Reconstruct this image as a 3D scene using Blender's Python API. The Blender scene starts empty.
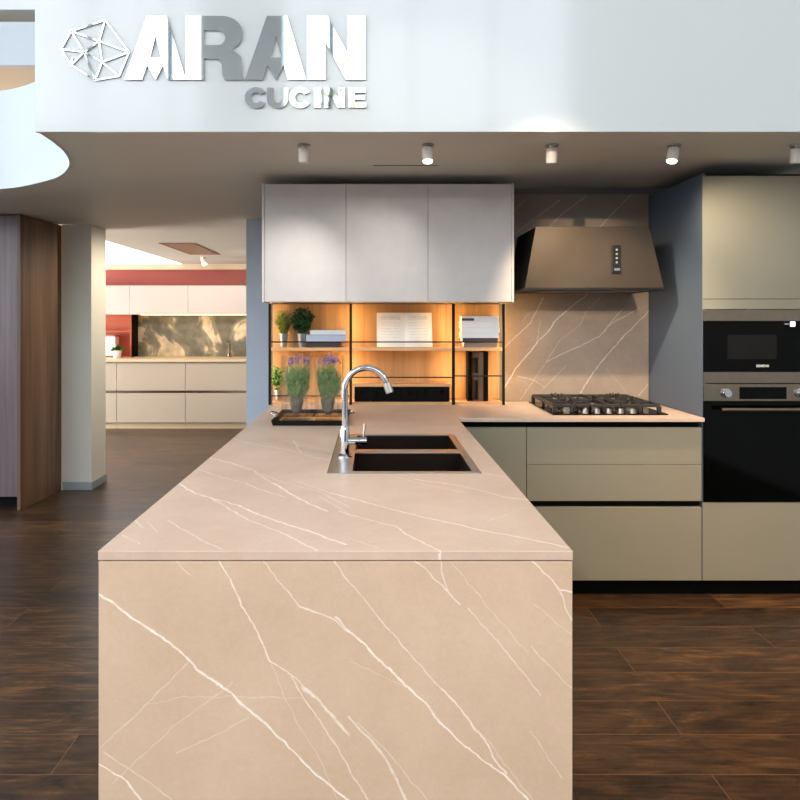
import bpy, bmesh, math, random
from mathutils import Vector, Matrix
random.seed(7)
S = bpy.context.scene
COL = S.collection
F = 640.0; CX = 373.0; CY = 321.0; CZ = 1.42          # lens in pixels, vanishing point, eye height

# ---------------------------------------------------------------- camera
cd = bpy.data.cameras.new('camera'); cam = bpy.data.objects.new('camera', cd); COL.objects.link(cam)
cam.location = (0, 0, CZ); cam.rotation_euler = (math.pi/2, 0, 0)
cd.sensor_width = 36; cd.sensor_fit = 'HORIZONTAL'; cd.lens = 36*F/800
cd.shift_x = (400-CX)/800; cd.shift_y = -(400-CY)/800
cd.clip_start = 0.05; cd.clip_end = 200
S.camera = cam
# ---------------------------------------------------------------- world
W = bpy.data.worlds.new('world'); S.world = W; W.use_nodes = True
wn = W.node_tree; wn.nodes.clear()
wo = wn.nodes.new('ShaderNodeOutputWorld'); wb = wn.nodes.new('ShaderNodeBackground')
tc = wn.nodes.new('ShaderNodeTexCoord'); sx = wn.nodes.new('ShaderNodeSeparateXYZ')
rp = wn.nodes.new('ShaderNodeValToRGB')
wn.links.new(tc.outputs['Generated'], sx.inputs[0])
mp = wn.nodes.new('ShaderNodeMapRange'); mp.inputs['From Min'].default_value = -1; mp.inputs['From Max'].default_value = 1
wn.links.new(sx.outputs['Z'], mp.inputs['Value']); wn.links.new(mp.outputs[0], rp.inputs[0])
e = rp.color_ramp.elements
e[0].position = 0.0; e[0].color = (.22, .21, .20, 1)
e[1].position = 1.0; e[1].color = (.62, .78, 1.0, 1)
for p_, c_ in ((.49, (.42, .42, .40, 1)), (.52, (.95, .96, .98, 1)), (.68, (.88, .94, 1.0, 1))):
    k = e.new(p_); k.color = c_
WORLD_STRENGTH = 4.7
wb.inputs['Strength'].default_value = WORLD_STRENGTH
wn.links.new(rp.outputs[0], wb.inputs['Color']); wn.links.new(wb.outputs[0], wo.inputs[0])

# ---------------------------------------------------------------- lights (window portals, showroom spots and added fills)
def portal(loc, rot, sx_, sy_):
    l = bpy.data.lights.new('window_portal', 'AREA'); l.shape = 'RECTANGLE'; l.size = sx_; l.size_y = sy_
    l.cycles.is_portal = True
    o = bpy.data.objects.new('window_portal', l); COL.objects.link(o); o.location = loc; o.rotation_euler = rot
portal((-1, -5.95, 4.0), (math.pi/2, 0, 0), 14, 8)
portal((-7.95, -1, 4.0), (math.pi/2, 0, -math.pi/2), 10, 8)
portal((-7.95, 6.6, 2.0), (math.pi/2, 0, -math.pi/2), 5, 4)

def spot(loc, target, energy, color, angle, blend=.5, size=.03):
    l = bpy.data.lights.new('spot_light', 'SPOT'); l.energy = energy; l.color = color
    l.spot_size = math.radians(angle); l.spot_blend = blend; l.shadow_soft_size = size
    o = bpy.data.objects.new('spot_light', l); COL.objects.link(o); o.location = loc
    d = Vector(target)-Vector(loc); o.rotation_euler = d.to_track_quat('-Z', 'Y').to_euler()
    return o
WARM = (1.0, .80, .56)
# track spots across the showroom, behind the viewer, plus the added fills marked below
spot((-1.9, -.5, 2.72), (.72, 3.6, 1.9), 75, (1, .93, .86), 20, .5, .015)
spot((-.75, -.5, 2.74), (1.30, 3.9, 1.76), 700, WARM, 9.5, 1, .02)
spot((1.25, -.6, 2.56), (1.38, 3.9, 1.25), 300, (1, .86, .70), 14.5, .6, .015)
spot((2.3, .9, 3.4), (1.6, 2.6, 0.0), 620, (1, .66, .34), 52, 1, .1)  # added warm fill for the floor on the right, no track spot
spot((3.3, -1.0, 4.1), (-.10, 1.4, .50), 800, (1, .84, .70), 36, .9, .15)
spot((-2.6, -2.0, 4.6), (-.2, 1.7, .70), 500, (1, .92, .84), 40, .9, .15)  # added fill, makes up the light on the peninsula
spot((-2.0, .4, 4.4), (-2.6, 5.0, 1.0), 60, (.92, .95, 1), 44, .9, .1)  # added fill for the walnut cabinet and the column
# the ceiling cans
spot((.25, 2.91, 2.135), (-.10, 3.55, 1.55), 12, (1, .93, .85), 78, 1, .02)
spot((-.33, 2.93, 2.13), (-.50, 3.55, 1.50), 24, (1, .93, .85), 72, 1, .02)  # added beam for the first door's hot spot; this can's lens is unlit
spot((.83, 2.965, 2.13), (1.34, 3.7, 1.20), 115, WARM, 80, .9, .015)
spot((1.42, 2.91, 2.13), (2.02, 3.26, 1.50), 38, WARM, 100, 1, .02)
# far room
spot((-2.1, 7.2, 2.15), (-2.2, 8.7, 1.2), 42, (1, .86, .70), 88, .8, .05)
spot((-1.5, 7.0, 2.15), (-1.5, 8.7, 1.3), 42, (1, .84, .66), 88, .8, .05)
spot((-2.9, 6.6, 2.15), (-2.9, 8.6, .9), 34, (1, .90, .76), 95, .8, .05)
spot((-1.3, 5.7, 2.18), (-2.36, 5.55, 1.2), 90, (1, .88, .70), 90, .8, .05)  # added fill for the right face of the column
def far_ceiling_fill(loc, rot, sx_, sy_, e_, c_):
    l = bpy.data.lights.new('far_ceiling_fill', 'AREA'); l.shape = 'RECTANGLE'; l.size = sx_; l.size_y = sy_; l.energy = e_; l.color = c_
    o = bpy.data.objects.new('far_ceiling_fill', l); COL.objects.link(o); o.location = loc; o.rotation_euler = rot
far_ceiling_fill((-7.9, 7.4, 1.0), (math.pi/2+.3, 0, -math.pi/2), 3.2, 1.8, 950, (1, .93, .82))  # added fill tilted up to brighten the far room ceiling

S.view_settings.view_transform = 'Standard'; S.view_settings.look = 'None'
S.view_settings.gamma = 1.0; S.view_settings.use_curve_mapping = False
S.view_settings.exposure = 0.0
S.cycles.use_denoising = True
S.cycles.max_bounces = 8; S.cycles.diffuse_bounces = 5; S.cycles.transparent_max_bounces = 16
S.cycles.sample_clamp_indirect = 6; S.cycles.caustics_reflective = False; S.cycles.caustics_refractive = False

# ---------------------------------------------------------------- helpers
def lin(c):
    def f(v):
        v /= 255.0
        return v/12.92 if v <= .04045 else ((v+.055)/1.055)**2.4
    return (f(c[0]), f(c[1]), f(c[2]), 1)
def at(px, py, Y): return Vector(((px-CX)/F*Y, Y, CZ+(CY-py)/F*Y))

class MB:
    def __init__(s): s.v = []; s.f = []
    def box(s, x0, x1, y0, y1, z0, z1):
        b = len(s.v)
        s.v += [(x0,y0,z0),(x1,y0,z0),(x1,y1,z0),(x0,y1,z0),(x0,y0,z1),(x1,y0,z1),(x1,y1,z1),(x0,y1,z1)]
        s.f += [tuple(b+i for i in q) for q in ((3,2,1,0),(4,5,6,7),(0,1,5,4),(1,2,6,5),(2,3,7,6),(3,0,4,7))]
        return s
    def prism(s, pts, d, closed=True):
        """extrude a planar polygon (list of 3-D points) by vector d"""
        b = len(s.v); n = len(pts); d = Vector(d)
        s.v += [tuple(p) for p in pts] + [tuple(Vector(p)+d) for p in pts]
        s.f.append(tuple(b+i for i in range(n))[::-1]); s.f.append(tuple(b+n+i for i in range(n)))
        for i in range(n):
            j = (i+1) % n; s.f.append((b+i, b+j, b+n+j, b+n+i))
        return s
    def tube(s, pts, r, n=12, cap=True):
        pts = [Vector(p) for p in pts]; b = len(s.v); m = len(pts)
        rs = r if isinstance(r, (list, tuple)) else [r]*m
        t = (pts[1]-pts[0]).normalized()
        a = Vector((0,0,1)) if abs(t.z) < .9 else Vector((1,0,0))
        u = t.cross(a).normalized()
        for i, p in enumerate(pts):
            if i == 0: t = (pts[1]-pts[0])
            elif i == m-1: t = (pts[-1]-pts[-2])
            else: t = (pts[i+1]-pts[i-1])
            if t.length < 1e-9: t = pts[-1]-pts[0]
            t.normalize(); u = (u - t*u.dot(t)).normalized(); w = t.cross(u)
            for k in range(n):
                an = 2*math.pi*k/n
                s.v.append(tuple(p + (u*math.cos(an)+w*math.sin(an))*rs[i]))
        for i in range(m-1):
            for k in range(n):
                k2 = (k+1) % n
                s.f.append((b+i*n+k, b+i*n+k2, b+(i+1)*n+k2, b+(i+1)*n+k))
        if cap:
            s.f.append(tuple(b+k for k in range(n))[::-1]); s.f.append(tuple(b+(m-1)*n+k for k in range(n)))
        return s
    def lathe(s, prof, c, n=24):
        b = len(s.v); m = len(prof)
        for r, z in prof:
            for k in range(n):
                an = 2*math.pi*k/n; s.v.append((c[0]+r*math.cos(an), c[1]+r*math.sin(an), c[2]+z))
        for i in range(m-1):
            for k in range(n):
                k2 = (k+1) % n; s.f.append((b+i*n+k, b+i*n+k2, b+(i+1)*n+k2, b+(i+1)*n+k))
        s.f.append(tuple(b+k for k in range(n))[::-1]); s.f.append(tuple(b+(m-1)*n+k for k in range(n)))
        return s
    def leaf(s, p, d, L, w, up=None):
        d = Vector(d).normalized(); p = Vector(p)
        side = d.cross(Vector((random.uniform(-1,1), random.uniform(-1,1), random.uniform(-1,1)))).normalized()
        nrm = side.cross(d)
        b = len(s.v)
        s.v += [tuple(p), tuple(p+d*L*.45+side*w*.5+nrm*w*.12), tuple(p+d*L), tuple(p+d*L*.45-side*w*.5+nrm*w*.12)]
        s.f += [(b, b+1, b+2), (b, b+2, b+3)]
        return s
    def build(s, name, mat, root=None, bevel=0, smooth=False, seg=2):
        o_ = Vector((0,0,0)) if root is None else WORLD_LOC[root.name]
        me = bpy.data.meshes.new(name)
        me.from_pydata([tuple(Vector(v)-o_) for v in s.v], [], s.f); me.update()
        bm = bmesh.new(); bm.from_mesh(me)
        bmesh.ops.recalc_face_normals(bm, faces=bm.faces[:]); bm.to_mesh(me); bm.free()
        if smooth:
            for p in me.polygons: p.use_smooth = True
            me.set_sharp_from_angle(angle=math.radians(40))
        me.materials.append(mat)
        o = bpy.data.objects.new(name, me); COL.objects.link(o)
        WORLD_LOC[o.name] = o_
        if root is not None: o.parent = root
        if bevel:
            m = o.modifiers.new('bevel', 'BEVEL'); m.width = bevel; m.segments = seg; m.limit_method = 'ANGLE'
        return o
WORLD_LOC = {}
def tag(o, label, cat, group=None):
    o['label'] = label; o['category'] = cat
    if group: o['group'] = group
    return o
def thing(name, loc, label, cat, group=None):
    o = bpy.data.objects.new(name, None); COL.objects.link(o); o.location = loc; o.empty_display_size = .05
    WORLD_LOC[o.name] = Vector(loc)
    return tag(o, label, cat, group)
def struct(o): o['kind'] = 'structure'; return o
def rebase(o, loc):
    """move a one-mesh thing's origin to its base"""
    loc = Vector(loc)
    for v in o.data.vertices: v.co -= loc
    o.location = loc; return o
def copy_tree(o, dloc):
    c = o.copy(); COL.objects.link(c); c.location = Vector(o.location)+Vector(dloc)
    for ch in list(o.children):
        k = ch.copy(); COL.objects.link(k); k.parent = c
        for g in list(ch.children):
            q = g.copy(); COL.objects.link(q); q.parent = k
    return c

# ---------------------------------------------------------------- materials
def base(name):
    m = bpy.data.materials.new(name); m.use_nodes = True
    nt = m.node_tree; b = nt.nodes['Principled BSDF']; return m, nt, b
def sets(b, **kw):
    for k, v in kw.items(): b.inputs[k.replace('_', ' ')].default_value = v
def plain(name, c, rough=.5, metal=0, var=0, scale=8, bump=0, spec=.5, coat=0):
    m, nt, b = base(name); sets(b, Roughness=rough, Metallic=metal); b.inputs['Specular IOR Level'].default_value = spec
    b.inputs['Coat Weight'].default_value = coat
    b.inputs['Base Color'].default_value = lin(c)
    t = nt.nodes.new('ShaderNodeTexCoord'); n = nt.nodes.new('ShaderNodeTexNoise')
    n.inputs['Scale'].default_value = scale; n.inputs['Detail'].default_value = 6
    nt.links.new(t.outputs['Object'], n.inputs['Vector'])
    if var:
        r = nt.nodes.new('ShaderNodeMix'); r.data_type = 'RGBA'
        c = Vector(lin(c)[:3]); r.inputs[6].default_value = (*(c*(1-var)), 1); r.inputs[7].default_value = (*(c*(1+var)), 1)
        mr = nt.nodes.new('ShaderNodeMapRange'); mr.inputs[1].default_value = .3; mr.inputs[2].default_value = .7
        nt.links.new(n.outputs[0], mr.inputs[0]); nt.links.new(mr.outputs[0], r.inputs[0]); nt.links.new(r.outputs[2], b.inputs['Base Color'])
    if bump:
        bp = nt.nodes.new('ShaderNodeBump'); bp.inputs['Strength'].default_value = bump; bp.inputs['Distance'].default_value = .002
        nt.links.new(n.outputs[0], bp.inputs['Height']); nt.links.new(bp.outputs[0], b.inputs['Normal'])
    return m
def emit(name, c, s):
    m, nt, b = base(name); b.inputs['Base Color'].default_value = lin(c)
    b.inputs['Emission Color'].default_value = lin(c); b.inputs['Emission Strength'].default_value = s; return m
def glass(name, tint=(1,1,1), rmix=.0):
    m, nt, b = base(name); nt.nodes.remove(b)
    tr = nt.nodes.new('ShaderNodeBsdfTransparent'); tr.inputs[0].default_value = (*tint, 1)
    gl = nt.nodes.new('ShaderNodeBsdfGlossy'); gl.inputs['Roughness'].default_value = .03
    lw = nt.nodes.new('ShaderNodeLayerWeight'); lw.inputs[0].default_value = .5
    pw = nt.nodes.new('ShaderNodeMath'); pw.operation = 'POWER'; pw.inputs[1].default_value = 4; nt.links.new(lw.outputs['Facing'], pw.inputs[0])
    ad = nt.nodes.new('ShaderNodeMath'); ad.operation = 'MULTIPLY_ADD'; ad.inputs[1].default_value = .6; ad.inputs[2].default_value = .038+rmix
    mx = nt.nodes.new('ShaderNodeMixShader')
    nt.links.new(pw.outputs[0], ad.inputs[0]); nt.links.new(ad.outputs[0], mx.inputs[0]); nt.links.new(tr.outputs[0], mx.inputs[1]); nt.links.new(gl.outputs[0], mx.inputs[2])
    nt.links.new(mx.outputs[0], nt.nodes['Material Output'].inputs[0]); return m
def wood(name, c0, c1, axis='Z', sc=(60, 2.0), rough=.45, off=0):
    """straight-grained wood veneer, grain running along axis"""
    m, nt, b = base(name); sets(b, Roughness=rough)
    t = nt.nodes.new('ShaderNodeTexCoord'); mp = nt.nodes.new('ShaderNodeMapping')
    s = [sc[0]]*3; s['XYZ'.index(axis)] = sc[1]
    mp.inputs['Scale'].default_value = s; mp.inputs['Location'].default_value = (off, off*1.7, off*.3)
    n = nt.nodes.new('ShaderNodeTexNoise'); n.inputs['Scale'].default_value = 1; n.inputs['Detail'].default_value = 8; n.inputs['Roughness'].default_value = .65
    n2 = nt.nodes.new('ShaderNodeTexNoise'); n2.inputs['Scale'].default_value = .22; n2.inputs['Detail'].default_value = 3
    ad = nt.nodes.new('ShaderNodeMath'); ad.operation = 'ADD'
    mr = nt.nodes.new('ShaderNodeMapRange'); mr.inputs[1].default_value = .72; mr.inputs[2].default_value = 1.28
    r = nt.nodes.new('ShaderNodeMix'); r.data_type = 'RGBA'; r.inputs[6].default_value = lin(c0); r.inputs[7].default_value = lin(c1)
    nt.links.new(t.outputs['Object'], mp.inputs[0]); nt.links.new(mp.outputs[0], n.inputs['Vector']); nt.links.new(mp.outputs[0], n2.inputs['Vector'])
    nt.links.new(n.outputs[0], ad.inputs[0]); nt.links.new(n2.outputs[0], ad.inputs[1]); nt.links.new(ad.outputs[0], mr.inputs[0])
    nt.links.new(mr.outputs[0], r.inputs[0]); nt.links.new(r.outputs[2], b.inputs['Base Color']); return m

def math_node(nt, op, a=None, b=None, clamp=False):
    n = nt.nodes.new('ShaderNodeMath'); n.operation = op; n.use_clamp = clamp
    for i, x in enumerate((a, b)):
        if x is None: continue
        if isinstance(x, (int, float)): n.inputs[i].default_value = x
        else: nt.links.new(x, n.inputs[i])
    return n.outputs[0]

def stone(name, veins, loc, plane, c_lo, c_hi, rough=.42, gain=1.0):
    """veined stone: each vein is a curve a=f(b) in the plane of the slab; plane = ('X','Z') or ('X','Y')"""
    m, nt, b = base(name); sets(b, Roughness=rough)
    t = nt.nodes.new('ShaderNodeTexCoord'); sp = nt.nodes.new('ShaderNodeSeparateXYZ')
    # small domain warp so that the veins wander
    n = nt.nodes.new('ShaderNodeTexNoise'); n.inputs['Scale'].default_value = 28; n.inputs['Detail'].default_value = 5
    nt.links.new(t.outputs['Object'], n.inputs['Vector'])
    vm = nt.nodes.new('ShaderNodeVectorMath'); vm.operation = 'SUBTRACT'; nt.links.new(n.outputs['Color'], vm.inputs[0]); vm.inputs[1].default_value = (.5, .5, .5)
    vs = nt.nodes.new('ShaderNodeVectorMath'); vs.operation = 'SCALE'; nt.links.new(vm.outputs[0], vs.inputs[0]); vs.inputs['Scale'].default_value = .016
    va = nt.nodes.new('ShaderNodeVectorMath'); nt.links.new(t.outputs['Object'], va.inputs[0]); nt.links.new(vs.outputs[0], va.inputs[1])
    nt.links.new(va.outputs[0], sp.inputs[0])
    loc = Vector(loc); ia, ib = 'XYZ'.index(plane[0]), 'XYZ'.index(plane[1])
    acc = None
    for pts, wpx, st in veins:
        P = [(p[ia]-loc[ia], p[ib]-loc[ib]) for p in pts]
        ext = (abs(P[-1][0]-P[0][0]), abs(P[-1][1]-P[0][1]))
        mono = [all((P[i+1][k]-P[i][k])*(P[-1][k]-P[0][k]) > 0 for i in range(len(P)-1)) for k in (0, 1)]
        k = 0 if (mono[0] and (ext[0] > ext[1] or not mono[1])) else 1
        if P[0][k] > P[-1][k]: P = P[::-1]
        us = [p[k] for p in P]; vs_ = [p[1-k] for p in P]
        u0, u1 = us[0], us[-1]; v0, v1 = min(vs_)-.001, max(vs_)+.001
        su, sv = sp.outputs[(ia, ib)[k]], sp.outputs[(ia, ib)[1-k]]
        mr = nt.nodes.new('ShaderNodeMapRange'); nt.links.new(su, mr.inputs[0]); mr.inputs[1].default_value = u0; mr.inputs[2].default_value = u1
        fc = nt.nodes.new('ShaderNodeFloatCurve'); nt.links.new(mr.outputs[0], fc.inputs['Value']); cv = fc.mapping.curves[0]
        cv.points[0].location = (0, (vs_[0]-v0)/(v1-v0)); cv.points[1].location = (1, (vs_[-1]-v0)/(v1-v0))
        for uu, vv in list(zip(us, vs_))[1:-1]: cv.points.new((uu-u0)/(u1-u0), (vv-v0)/(v1-v0))
        for pt in cv.points: pt.handle_type = 'VECTOR'
        fc.mapping.update()
        vn = nt.nodes.new('ShaderNodeMath'); vn.operation = 'MULTIPLY_ADD'; nt.links.new(fc.outputs[0], vn.inputs[0]); vn.inputs[1].default_value = v1-v0; vn.inputs[2].default_value = v0
        d = math_node(nt, 'ABSOLUTE', math_node(nt, 'SUBTRACT', sv, vn.outputs[0]))
        slope = (v1-v0)/(u1-u0); w = wpx*math.sqrt(1+slope*slope)
        q = nt.nodes.new('ShaderNodeMapRange'); q.interpolation_type = 'SMOOTHSTEP'
        nt.links.new(d, q.inputs[0]); q.inputs[1].default_value = 0; q.inputs[2].default_value = w; q.inputs[3].default_value = st; q.inputs[4].default_value = 0
        msk = nt.nodes.new('ShaderNodeMath'); msk.operation = 'COMPARE'; nt.links.new(su, msk.inputs[0]); msk.inputs[1].default_value = (u0+u1)/2; msk.inputs[2].default_value = (u1-u0)/2
        val = math_node(nt, 'MULTIPLY', q.outputs[0], msk.outputs[0])
        acc = val if acc is None else math_node(nt, 'MAXIMUM', acc, val)
    # break the veins up a little
    n2 = nt.nodes.new('ShaderNodeTexNoise'); n2.inputs['Scale'].default_value = 45; n2.inputs['Detail'].default_value = 3; nt.links.new(t.outputs['Object'], n2.inputs['Vector'])
    q2 = nt.nodes.new('ShaderNodeMapRange'); nt.links.new(n2.outputs[0], q2.inputs[0]); q2.inputs[1].default_value = .3; q2.inputs[2].default_value = .6; q2.inputs[3].default_value = .55; q2.inputs[4].default_value = 1
    acc = math_node(nt, 'MULTIPLY', math_node(nt, 'MULTIPLY', acc, q2.outputs[0]), gain)
    # cloudy ground
    n3 = nt.nodes.new('ShaderNodeTexNoise'); n3.inputs['Scale'].default_value = 3.5; n3.inputs['Detail'].default_value = 10; n3.inputs['Roughness'].default_value = .68; nt.links.new(t.outputs['Object'], n3.inputs['Vector'])
    q3 = nt.nodes.new('ShaderNodeMapRange'); nt.links.new(n3.outputs[0], q3.inputs[0]); q3.inputs[1].default_value = .3; q3.inputs[2].default_value = .7
    n5 = nt.nodes.new('ShaderNodeTexNoise'); n5.inputs['Scale'].default_value = 70; n5.inputs['Detail'].default_value = 8; n5.inputs['Roughness'].default_value = .75; nt.links.new(t.outputs['Object'], n5.inputs['Vector'])
    q3o = math_node(nt, 'ADD', q3.outputs[0], math_node(nt, 'MULTIPLY', math_node(nt, 'SUBTRACT', n5.outputs[0], .5), 1.1))
    g = nt.nodes.new('ShaderNodeMix'); g.data_type = 'RGBA'; g.inputs[6].default_value = lin(c_lo); g.inputs[7].default_value = lin(c_hi); nt.links.new(q3o, g.inputs[0])
    f = nt.nodes.new('ShaderNodeMix'); f.data_type = 'RGBA'; nt.links.new(acc, f.inputs[0]); nt.links.new(g.outputs[2], f.inputs[6]); f.inputs[7].default_value = lin((246, 236, 226))
    nt.links.new(f.outputs[2], b.inputs['Base Color'])
    return m

def floor_mat():
    m, nt, b = base('walnut_laminate'); sets(b, Roughness=.34)
    t = nt.nodes.new('ShaderNodeTexCoord'); mp = nt.nodes.new('ShaderNodeMapping'); nt.links.new(t.outputs['Object'], mp.inputs[0])
    mp.inputs['Location'].default_value = (-1.06+1.38*3, -2.004+.1945*40, 0)
    br = nt.nodes.new('ShaderNodeTexBrick'); nt.links.new(mp.outputs[0], br.inputs['Vector'])
    br.inputs['Scale'].default_value = 1; br.inputs['Brick Width'].default_value = 1.38; br.inputs['Row Height'].default_value = .1945
    br.inputs['Mortar Size'].default_value = .0014; br.inputs['Mortar Smooth'].default_value = .2; br.inputs['Bias'].default_value = 0
    br.inputs['Color1'].default_value = (0, 0, 0, 1); br.inputs['Color2'].default_value = (1, 1, 1, 1); br.inputs['Mortar'].default_value = (.5, .5, .5, 1)
    br.offset = .5; br.offset_frequency = 2
    sp = nt.nodes.new('ShaderNodeSeparateXYZ'); nt.links.new(t.outputs['Object'], sp.inputs[0])
    tt = br.outputs['Color']
    cb = nt.nodes.new('ShaderNodeCombineXYZ')
    nt.links.new(math_node(nt, 'MULTIPLY_ADD', sp.outputs[0], 2.0), cb.inputs[0])
    cb.inputs[0].links[0].from_node.inputs[2].default_value = 0
    nt.links.new(math_node(nt, 'MULTIPLY', tt, 63.0), cb.inputs[0].links[0].from_node.inputs[2])
    nt.links.new(math_node(nt, 'MULTIPLY', sp.outputs[1], 8.0), cb.inputs[1]); nt.links.new(math_node(nt, 'MULTIPLY', tt, 19.0), cb.inputs[2])
    n1 = nt.nodes.new('ShaderNodeTexNoise'); n1.inputs['Scale'].default_value = 1.0; n1.inputs['Detail'].default_value = 9; n1.inputs['Roughness'].default_value = .7; n1.inputs['Distortion'].default_value = 2.0
    nt.links.new(cb.outputs[0], n1.inputs['Vector'])
    cb2 = nt.nodes.new('ShaderNodeVectorMath'); cb2.operation = 'MULTIPLY'; nt.links.new(cb.outputs[0], cb2.inputs[0]); cb2.inputs[1].default_value = (3.0, 11, 1)
    n2 = nt.nodes.new('ShaderNodeTexNoise'); n2.inputs['Scale'].default_value = 1.0; n2.inputs['Detail'].default_value = 6; nt.links.new(cb2.outputs[0], n2.inputs['Vector'])
    mixv = math_node(nt, 'ADD', math_node(nt, 'MULTIPLY', n1.outputs[0], .68), math_node(nt, 'MULTIPLY', n2.outputs[0], .32))
    mixv = math_node(nt, 'ADD', mixv, math_node(nt, 'MULTIPLY', math_node(nt, 'SUBTRACT', tt, .5), .11))
    r = nt.nodes.new('ShaderNodeValToRGB'); nt.links.new(mixv, r.inputs[0]); e = r.color_ramp.elements
    e[0].position = .36; e[0].color = lin((32, 23, 17)); e[1].position = .70; e[1].color = lin((124, 86, 52))
    k = e.new(.46); k.color = lin((54, 38, 27)); k = e.new(.56); k.color = lin((78, 56, 38))
    mx = nt.nodes.new('ShaderNodeMix'); mx.data_type = 'RGBA'; nt.links.new(br.outputs['Fac'], mx.inputs[0]); nt.links.new(r.outputs[0], mx.inputs[6]); mx.inputs[7].default_value = lin((120, 86, 60))
    nt.links.new(mx.outputs[2], b.inputs['Base Color'])
    bp = nt.nodes.new('ShaderNodeBump'); bp.inputs['Strength'].default_value = .12; bp.inputs['Distance'].default_value = .002; nt.links.new(mixv, bp.inputs['Height']); nt.links.new(bp.outputs[0], b.inputs['Normal'])
    return m

M = dict(
    white=plain('white_paint', (222, 222, 220), .6),
    ceil=plain('ceiling_paint', (210, 208, 200), .55, var=.02, scale=1.5),
    gloss=plain('white_lacquered_fascia', (228, 229, 227), .12, spec=.6, coat=.2),
    curve=plain('white_balcony_paint', (206, 214, 222), .4),
    blue=plain('pale_blue_wall_paint', (192, 204, 220), .6, var=.02, scale=2),
    column=plain('column_paint', (214, 212, 200), .6, var=.02, scale=2),
    skirt=plain('grey_skirting', (150, 156, 158), .5),
    door=plain('greige_door', (190, 184, 181), .38, var=.035, scale=14),
    sage=plain('sage_lacquer', (134, 130, 115), .38, var=.02, scale=5),
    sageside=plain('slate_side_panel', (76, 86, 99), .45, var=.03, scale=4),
    black=plain('matt_black', (4, 4, 4), .6, spec=.1),
    blackm=plain('black_metal', (10, 9, 9), .5, spec=.25),
    glassb=plain('black_oven_glass', (2, 2, 2), .08, spec=.12),
    glassw=plain('oven_window_glass', (14, 11, 9), .12, spec=.25),
    steel=plain('brushed_steel', (136, 122, 108), .26, metal=1, var=.05, scale=30),
    steel2=plain('satin_steel', (196, 190, 184), .3, metal=1),
    bowl=plain('shaded_sink_steel', (44, 36, 30), .4, metal=.8),  # shade inside the bowls put into a darker steel colour
    chrome=plain('chrome', (196, 198, 202), .06, metal=1),
    mirror=plain('mirror_steel', (232, 235, 238), .03, metal=1),
    hood=plain('bronze_hood_metal', (64, 54, 44), .4, metal=.6, var=.08, scale=9),
    iron=plain('cast_iron', (34, 31, 29), .45, bump=.3, scale=120),
    brass=plain('burner_aluminium', (168, 158, 148), .3, metal=1),
    oak=wood('oak_veneer', (152, 112, 66), (190, 150, 100), 'Z', (55, 2.2), .5),
    oakx=wood('oak_shelf', (190, 140, 92), (222, 178, 128), 'X', (60, 2.5), .5),
    walnut=wood('walnut_veneer', (72, 51, 37), (126, 95, 69), 'Z', (38, 1.1), .42),
    walnutf=wood('walnut_front_sheen', (86, 72, 75), (130, 114, 118), 'Z', (30, .9), .3, 5),  # cool window sheen on the doors put into the veneer colour
    led=emit('warm_led', (255, 204, 130), 48),
    ledfar=emit('warm_led_far', (255, 214, 150), 9),
    bulb=emit('lit_lamp_lens', (255, 236, 210), 9),
    bulboff=plain('unlit_lamp_lens', (226, 220, 210), .3),
    can=plain('white_lamp_body', (226, 218, 210), .4),
    clear=glass('clear_glass', (.985, .99, .988), -.005),
    pane=glass('window_glass', (.97, .99, 1)),
    coral=plain('coral_paint', (150, 66, 58), .5, var=.03, scale=2),
    orange=plain('orange_lacquer', (166, 76, 46), .45),
    ledge=plain('far_greige_lacquer', (176, 166, 154), .42),
    farup=plain('far_white_lacquer', (188, 180, 177), .38),
    farcount=plain('far_counter', (206, 186, 158), .4),
    soil=plain('dark_soil', (40, 30, 24), .9, bump=.8, scale=90),
    roots=plain('root_ball', (104, 94, 80), .8, var=.4, scale=60),
    kwall=plain('kitchen_wall_paint', (104, 100, 98), .6),
    lightblock=plain('light_block_paint', (120, 112, 106), .7),
    zinc=plain('zinc_pot', (150, 156, 162), .32, metal=.85, var=.06, scale=20),
    leafd=plain('dark_green_leaf', (30, 70, 34), .45, var=.35, scale=60),
    leafm=plain('green_leaf', (66, 112, 44), .45, var=.35, scale=60),
    leafy=plain('yellow_green_leaf', (106, 124, 50), .5, var=.35, scale=60),
    leafg=plain('lavender_leaf', (140, 162, 104), .55, var=.3, scale=60),
    purple=plain('lavender_flower', (138, 118, 170), .6, var=.25, scale=80),
    paper=plain('paper', (232, 228, 220), .7, var=.03, scale=40),
    print_=plain('printed_grey', (212, 208, 202), .7, var=.15, scale=60),
    bookw=plain('white_cover', (226, 226, 226), .35),
    bookb=plain('pale_blue_grey_cover', (156, 164, 182), .4),
    bookd=plain('dark_cover', (60, 50, 52), .4),
    bookt=plain('taupe_cover', (136, 118, 108), .4),
    text=plain('white_print', (230, 230, 230), .5),
    lcd=emit('display_white', (240, 245, 255), 1.6),
    smoke=plain('smoked_wood', (92, 72, 56), .35),
    upper=plain('upper_soffit', (232, 216, 190), .5),
    frame=plain('window_frame_steel', (120, 126, 132), .4, metal=.4),
    grey=plain('grey_pillar', (192, 196, 198), .7),
    bark=plain('bark', (80, 70, 60), .9),
    treeleaf=plain('tree_leaf', (196, 196, 110), .6, var=.3, scale=2),
    vent=plain('brown_vent', (146, 108, 82), .5),
)
M['floor'] = floor_mat()
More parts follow.
